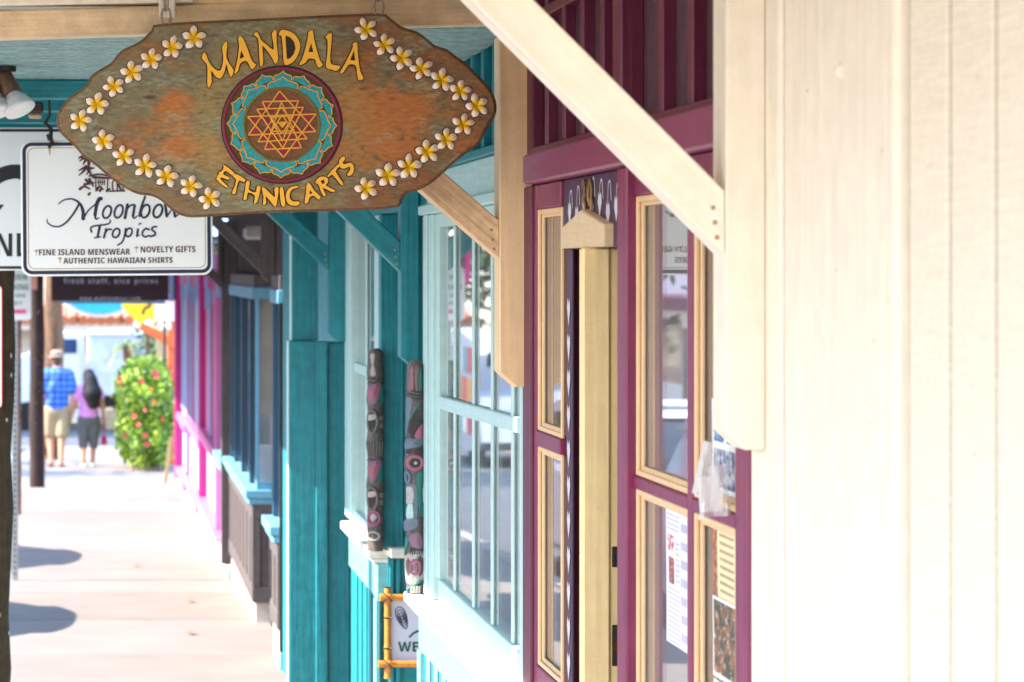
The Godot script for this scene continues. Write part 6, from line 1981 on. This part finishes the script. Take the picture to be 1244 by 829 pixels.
func build_across():
	plain("car_silver", srgb(176, 180, 186), 0.3, 0.4)
	plain("car_white", srgb(228, 230, 232), 0.25)
	plain("car_blue", srgb(26, 48, 96), 0.25)
	plain("car_red", srgb(150, 26, 30), 0.25)
	car("silver parked car nearest along the kerb, casting the lower rounded shadow", 17.2, M.car_silver)
	car("white parked car second along the kerb, casting the upper rounded shadow", 22.5, M.car_white)
	car("dark blue parked car by the opposite kerb", 29.0, M.car_blue, -8.6)
	car("red parked car by the opposite kerb", 37.0, M.car_red, -8.6)
	# fronts across the street, seen only mirrored in the glass
	var cols := [["cream_shop_across", "cream shop with red awning across the street, mirrored in the windows", M.stucco_white, M.ink_red], ["tan_shop_across", "tan shop with blue awning across the street, mirrored in the windows", M.stucco_tan, M.blue_trim], ["white_shop_across", "white shop with pink awning across the street, mirrored in the windows", M.white_block, M.pink_pale], ["brick_shop_across", "terracotta shop with green awning far across the street, mirrored in the windows", M.terracotta, M.ink_green]]
	for k in 4:
		var d0 := 6.0 + k * 22.0
		var g := gy(d0 + 10)
		var t := thing(cols[k][0], cols[k][1], "building", Vector3(-14, g, -(d0 + 10)))
		board(t, "wall", cols[k][2], -16.0, -12.4, g - 0.6, g + 4.6, d0, d0 + 21.0, 0.0)
		board(t, "parapet", cols[k][2], -12.45, -12.3, g + 4.3, g + 4.75, d0 - 0.1, d0 + 21.1, 0.01)
		board(t, "awning", cols[k][3], -12.4, -10.8, g + 2.7, g + 2.8, d0 + 0.5, d0 + 20.5, 0.01, Vector3(0, 0, 0.25))
		for j in 5:
			board(t, "window", M.dark_glass, -12.42, -12.38, g + 0.7, g + 2.3, d0 + 1.2 + j * 4.0, d0 + 3.8 + j * 4.0, 0.0)
			board(t, "door", M.brown_paint, -12.42, -12.37, g, g + 2.1, d0 + 4.0 + j * 4.0, d0 + 4.9 + j * 4.0, 0.0)
	# a brightly painted van coming up the road and street trees, mirrored in the teal window
	var g2 := gy(46) - 0.14
	var vn := thing("painted_van", "van with bright patchwork paint on the road, mirrored in the teal window", "van", Vector3(-5.0, g2, -46))
	var xf := Transform3D(Basis(Vector3(0, 0, -1), Vector3(0, 1, 0), Vector3(1, 0, 0)), Vector3(-5.0, g2, -46.0))
	var vb := MB.new()
	vb.prism(smooth_loop(PackedVector2Array([Vector2(-2.4, 0.35), Vector2(-2.45, 0.9), Vector2(-2.2, 1.3), Vector2(-1.75, 2.1), Vector2(2.2, 2.2), Vector2(2.4, 2.0), Vector2(2.4, 0.35)]), 3), -0.92, 0.92, 0.05, true, xf)
	put(vn, "body", vb, plain("van_grey", srgb(168, 172, 182), 0.35))
	var sc := [srgb(200, 40, 60), srgb(30, 120, 190), srgb(240, 236, 230), srgb(230, 150, 30), srgb(40, 150, 160), srgb(210, 80, 150)]
	for k in 6:
		plain("patch_%d" % k, sc[k], 0.5)
	for i in 7:
		for k in 3:
			board(vn, "painted_patch", M["patch_%d" % ((i * 2 + k * 3 + i * k) % 6)], -4.078, -4.06, g2 + 0.55 + k * 0.5, g2 + 0.98 + k * 0.5, 44.3 + i * 0.56, 44.8 + i * 0.56, 0.005)
	for i in 5:
		board(vn, "painted_patch", M["patch_%d" % ((i * 5 + 1) % 6)], -5.75 + i * 0.31, -5.48 + i * 0.31, g2 + 0.5, g2 + 0.9 + 0.06 * (i % 2), 43.5, 43.545, 0.005)
	board(vn, "windscreen", M.dark_glass, -5.75, -4.25, g2 + 1.38, g2 + 1.95, 43.83, 43.86, 0.01, Vector3(0.5, 0, 0))
	for x in [-5.8, -4.2]:
		for z in [-44.6, -47.6]:
			var wh := MB.new()
			wh.lathe([Vector2(0.0, 0.1), Vector2(0.33, 0.1), Vector2(0.35, 0.06), Vector2(0.35, -0.06), Vector2(0.33, -0.1), Vector2(0.0, -0.1)], 18, Transform3D(Basis(Vector3(0, 1, 0), Vector3(1, 0, 0), Vector3(0, 0, -1)), Vector3(x, g2 + 0.35, z)))
			put(vn, "wheel", wh, M.tyre)
	tree("street_tree", "rounded street tree at the far end of the road above the tile roof", Vector3(-7.2, gy(104), -104), 9.0, 4.2, 6000, [srgb(72, 98, 40), srgb(92, 116, 46)], 0.15)
	var dk := [srgb(60, 84, 36), srgb(78, 100, 42), srgb(48, 70, 32)]
	tree("street_tree", "large street tree across the road opposite the parked cars, mirrored in the windows", Vector3(-10.6, gy(40), -40), 7.5, 3.2, 5000, dk, 0.22)
	tree("street_tree", "large street tree across the road beyond the painted van, mirrored in the windows", Vector3(-10.2, gy(62), -62), 8.5, 3.6, 6000, dk, 0.22)
	tree("street_tree", "large street tree far down the road behind the poles, mirrored in the windows", Vector3(-9.0, gy(82), -82), 9.5, 4.0, 6000, dk, 0.22)

# ---------------------------------------------------------------- the couple
func build_people():
	var d := 40.7
	var g := gy(d)
	plain("skin_fair", srgb(214, 158, 130), 0.6)
	plain("skin_tan", srgb(190, 132, 98), 0.6)
	# man: back to the camera, arm reaching to his right hand neighbour
	var at := Vector3(-0.63, g, -d)
	var t := thing("person", "man in blue checked shirt, tan shorts and brown hat walking away", "person", at)
	var J := func(x: float, y: float, z: float) -> Vector3: return Vector3(x, y, z)
	var bones := [
		[J.call(0, 0.90, 0), J.call(0, 1.18, 0), 0.135, 0.14, Vector3(1, 1, 1.35)], [J.call(-0.13, 1.38, 0), J.call(0.13, 1.38, 0), 0.085, 0.085], [J.call(0, 1.18, 0), J.call(0, 1.38, 0), 0.14, 0.11, Vector3(1, 1, 1.35)],
		[J.call(0, 1.42, 0), J.call(0, 1.52, -0.01), 0.055, 0.05], [J.call(0, 1.57, -0.02), J.call(0, 1.64, -0.02), 0.078, 0.088],
		[J.call(0.19, 1.39, 0), J.call(0.245, 1.10, 0.0), 0.055, 0.045], [J.call(0.245, 1.10, 0), J.call(0.205, 0.84, -0.03), 0.043, 0.03], [J.call(0.205, 0.84, -0.03), J.call(0.20, 0.76, -0.04), 0.03, 0.036],
		[J.call(-0.19, 1.39, 0), J.call(-0.25, 1.12, 0.03), 0.055, 0.045], [J.call(-0.25, 1.12, 0.03), J.call(-0.24, 0.86, -0.05), 0.043, 0.03], [J.call(-0.24, 0.86, -0.05), J.call(-0.24, 0.77, -0.07), 0.03, 0.036],
		[J.call(0.085, 0.88, 0), J.call(0.075, 0.48, 0.02), 0.095, 0.062], [J.call(0.075, 0.48, 0.02), J.call(0.06, 0.10, 0.06), 0.06, 0.036], [J.call(0.06, 0.05, 0.05), J.call(0.07, 0.04, -0.12), 0.042, 0.032],
		[J.call(-0.085, 0.88, 0), J.call(-0.10, 0.48, -0.08), 0.095, 0.062], [J.call(-0.10, 0.48, -0.08), J.call(-0.09, 0.11, -0.05), 0.06, 0.036], [J.call(-0.09, 0.06, -0.05), J.call(-0.10, 0.04, -0.22), 0.042, 0.032],
	]
	for k in 4:   # fingers of the hand that holds hers
		bones.append([J.call(0.192 + k * 0.004, 0.735, -0.065 + k * 0.016), J.call(0.212 + k * 0.003, 0.70, -0.06 + k * 0.016), 0.011, 0.009])
		bones.append([J.call(-0.242, 0.745, -0.10 + k * 0.018), J.call(-0.236, 0.70, -0.09 + k * 0.018), 0.011, 0.009])
	bones.append([J.call(0.19, 0.76, -0.05), J.call(0.185, 0.72, -0.085), 0.013, 0.010])
	bones.append([J.call(-0.225, 0.77, -0.08), J.call(-0.215, 0.735, -0.10), 0.013, 0.010])
	var o := put_at(t, "body", sd_mesh(bones, 0.016, 0.03), M.skin_fair, at)
	# shirt as a checked cloth over the torso
	var ck := Image.create_empty(64, 64, false, Image.FORMAT_RGB8)
	ck.fill(srgb(44, 92, 190))
	for k in 2:
		for y in 64:
			ck.fill_rect(Rect2i(k * 32, y, 10, 1), srgb(74, 126, 214))
	for k in 2:
		for x in 64:
			for y in 10:
				var px := ck.get_pixel(x, k * 32 + y)
				ck.set_pixel(x, k * 32 + y, px.lerp(srgb(150, 186, 236), 0.45))
	for k in 2:
		ck.fill_rect(Rect2i(k * 32 + 20, 0, 2, 64), srgb(28, 58, 140))
		ck.fill_rect(Rect2i(0, k * 32 + 22, 64, 2), srgb(28, 58, 140))
	var check := plain("check_cloth", Color(1, 1, 1), 0.85)
	check.albedo_texture = tex(ck); check.uv1_triplanar = true; check.uv1_scale = Vector3.ONE * 5.5
	put_at(t, "shirt", sd_mesh([[J.call(0, 0.885, 0), J.call(0, 1.16, 0), 0.172, 0.178, Vector3(1, 1, 1.25)], [J.call(-0.12, 1.37, 0), J.call(0.12, 1.37, 0), 0.105, 0.105], [J.call(0, 1.16, 0), J.call(0, 1.36, 0), 0.178, 0.14, Vector3(1, 1, 1.25)], [J.call(0.18, 1.39, 0), J.call(0.232, 1.16, 0), 0.078, 0.082], [J.call(-0.18, 1.39, 0), J.call(-0.235, 1.17, 0.02), 0.078, 0.082]], 0.016, 0.035), check, at)
	put_at(t, "shorts", sd_mesh([[J.call(0, 0.86, 0), J.call(0, 0.92, 0), 0.165, 0.16, Vector3(1, 1, 1.2)], [J.call(0.088, 0.84, 0), J.call(0.085, 0.51, 0.02), 0.112, 0.108], [J.call(-0.088, 0.84, 0), J.call(-0.105, 0.52, -0.06), 0.112, 0.108]], 0.016, 0.03), plain("cloth_khaki", srgb(172, 148, 116), 0.85), at)
	var hat := MB.new()
	hat.lathe([Vector2(0.135, -0.005), Vector2(0.13, 0.004), Vector2(0.095, 0.012), Vector2(0.092, 0.06), Vector2(0.085, 0.085), Vector2(0.05, 0.095), Vector2(0.0, 0.09)], 20, Transform3D(Basis(Vector3(0, 0, 1), 0.05), Vector3(0, 1.655, -0.02)))
	var hh := put_at(t, "hat", hat.mesh(), plain("cloth_hat", srgb(168, 142, 124), 0.9), at)
	var hb := MB.new()
	hb.lathe([Vector2(0.0975, 0.012), Vector2(0.0965, 0.035)], 20, Transform3D(Basis(Vector3(0, 0, 1), 0.05), Vector3(0, 1.655, -0.02)))
	put_at(hh, "hat_band", hb.mesh(), plain("cloth_band", srgb(92, 76, 68), 0.9), at)
	var hr := sd_mesh([[J.call(0, 1.575, 0.005), J.call(0, 1.64, 0.0), 0.075, 0.088]], 0.016, 0.02)
	put_at(t, "hair", hr, plain("hair_brown", srgb(84, 60, 48), 0.8), at)
	var sl := MB.new()
	var sp := []
	for k in 13:
		var u := k / 12.0
		sp.append(Vector3(lerpf(0.12, -0.20, u), lerpf(1.47, 0.98, u), 0.135 + 0.035 * sin(u * PI)))
	sl.tube(sp, [0.026], 6, true, 0.4)
	put_at(t, "sling_strap", sl.mesh(), plain("strap_navy", srgb(30, 62, 130), 0.8), at)
	for f in [[0.065, 0.02, -0.04], [-0.095, 0.02, -0.14]]:
		put_at(t, "sandal", box_mesh(Vector3(0.095, 0.024, 0.27), 0.01), M.ink_brown, at + Vector3(f[0], 0.012, f[2]))
	t.rotation.x = 0.0
	# woman
	at = Vector3(-0.15, g, -d)
	t = thing("person", "woman with long black hair in pink shirt and grey capris walking away", "person", at)
	bones = [
		[J.call(0, 0.74, 0), J.call(0, 0.98, 0), 0.125, 0.105, Vector3(1, 1, 1.3)], [J.call(-0.1, 1.15, 0), J.call(0.1, 1.15, 0), 0.07, 0.07], [J.call(0, 0.98, 0), J.call(0, 1.15, 0), 0.105, 0.09, Vector3(1, 1, 1.3)],
		[J.call(0, 1.18, 0), J.call(0, 1.27, 0), 0.045, 0.042], [J.call(0, 1.31, -0.01), J.call(0, 1.37, -0.01), 0.07, 0.078],
		[J.call(-0.15, 1.16, 0), J.call(-0.205, 0.93, 0.01), 0.045, 0.037], [J.call(-0.205, 0.93, 0.01), J.call(-0.265, 0.775, -0.03), 0.035, 0.026], [J.call(-0.265, 0.775, -0.03), J.call(-0.285, 0.715, -0.05), 0.024, 0.028],
		[J.call(0.15, 1.16, 0), J.call(0.20, 0.92, 0.02), 0.045, 0.037], [J.call(0.20, 0.92, 0.02), J.call(0.215, 0.72, -0.02), 0.035, 0.026], [J.call(0.215, 0.72, -0.02), J.call(0.215, 0.66, -0.03), 0.024, 0.028],
		[J.call(0.075, 0.72, 0), J.call(0.07, 0.40, -0.03), 0.088, 0.058], [J.call(0.07, 0.40, -0.03), J.call(0.055, 0.09, 0.03), 0.054, 0.032], [J.call(0.055, 0.045, 0.03), J.call(0.06, 0.035, -0.11), 0.036, 0.028],
		[J.call(-0.075, 0.72, 0), J.call(-0.085, 0.40, 0.02), 0.088, 0.058], [J.call(-0.085, 0.40, 0.02), J.call(-0.085, 0.10, 0.14), 0.054, 0.032], [J.call(-0.085, 0.055, 0.13), J.call(-0.08, 0.035, -0.0), 0.036, 0.028],
	]
	for k in 4:
		bones.append([J.call(-0.287 - k * 0.002, 0.695, -0.075 + k * 0.015), J.call(-0.275, 0.665, -0.07 + k * 0.015), 0.010, 0.008])
		bones.append([J.call(0.225, 0.645, -0.055 + k * 0.015), J.call(0.208, 0.615, -0.05 + k * 0.015), 0.010, 0.008])
	bones.append([J.call(-0.275, 0.715, -0.06), J.call(-0.262, 0.68, -0.08), 0.011, 0.009])
	bones.append([J.call(0.205, 0.665, -0.05), J.call(0.196, 0.63, -0.07), 0.011, 0.009])
	put_at(t, "body", sd_mesh(bones, 0.016, 0.028), M.skin_tan, at)
	put_at(t, "shirt", sd_mesh([[J.call(0, 0.78, 0), J.call(0, 0.98, 0), 0.155, 0.132, Vector3(1, 1, 1.2)], [J.call(-0.095, 1.145, 0), J.call(0.095, 1.145, 0), 0.085, 0.085], [J.call(0, 0.98, 0), J.call(0, 1.14, 0), 0.132, 0.115, Vector3(1, 1, 1.2)], [J.call(-0.145, 1.155, 0), J.call(-0.18, 1.04, 0.005), 0.06, 0.06], [J.call(0.145, 1.155, 0), J.call(0.178, 1.04, 0.01), 0.06, 0.06]], 0.016, 0.03), paint("cloth_pink", srgb(234, 146, 206), 0.85, "m_soft", 6.0, 0.2, false), at)
	put_at(t, "trousers", sd_mesh([[J.call(0, 0.72, 0), J.call(0, 0.78, 0), 0.15, 0.14, Vector3(1, 1, 1.15)], [J.call(0.078, 0.70, 0), J.call(0.07, 0.32, -0.015), 0.10, 0.068], [J.call(-0.078, 0.70, 0), J.call(-0.085, 0.32, 0.045), 0.10, 0.068]], 0.016, 0.025), plain("cloth_grey", srgb(98, 94, 92), 0.85), at)
	put_at(t, "hair", sd_mesh([[J.call(0, 1.33, 0.015), J.call(0, 1.385, 0.0), 0.09, 0.088], [J.call(0.02, 1.30, 0.05), J.call(0.05, 1.10, 0.10), 0.11, 0.14], [J.call(0.05, 1.10, 0.10), J.call(0.06, 0.97, 0.11), 0.14, 0.10]], 0.016, 0.03), plain("hair_black", srgb(26, 20, 24), 0.8), at)
	for f in [[0.058, 0.016, -0.03], [-0.083, 0.03, 0.07]]:
		put_at(t, "shoe", box_mesh(Vector3(0.085, 0.05, 0.23), 0.02), M.sign_white, at + Vector3(f[0], 0.026, f[2]))
	var bag := thing("handbag", "small magenta handbag hanging from the woman's right hand", "handbag", Vector3(0.07, g + 0.33, -d))
	var bm := MB.new()
	bm.prism(PackedVector2Array([Vector2(-0.05, 0.0), Vector2(0.055, 0.0), Vector2(0.042, 0.14), Vector2(-0.038, 0.14)]), -0.03, 0.03, 0.012)
	put_at(bag, "pouch", bm.mesh(), plain("bag_magenta", srgb(170, 20, 80), 0.5), Vector3(0.07, g + 0.33, -d + 0.05))
	for x in [-0.032, 0.032]:
		var st := MB.new()
		st.tube([Vector3(x, 0.13, 0), Vector3(x * 0.5, 0.22, 0), Vector3(-0.005, 0.31, -0.0)], [0.006], 6)
		put_at(bag, "strap", st.mesh(), M.bag_magenta, Vector3(0.07, g + 0.33, -d + 0.05))
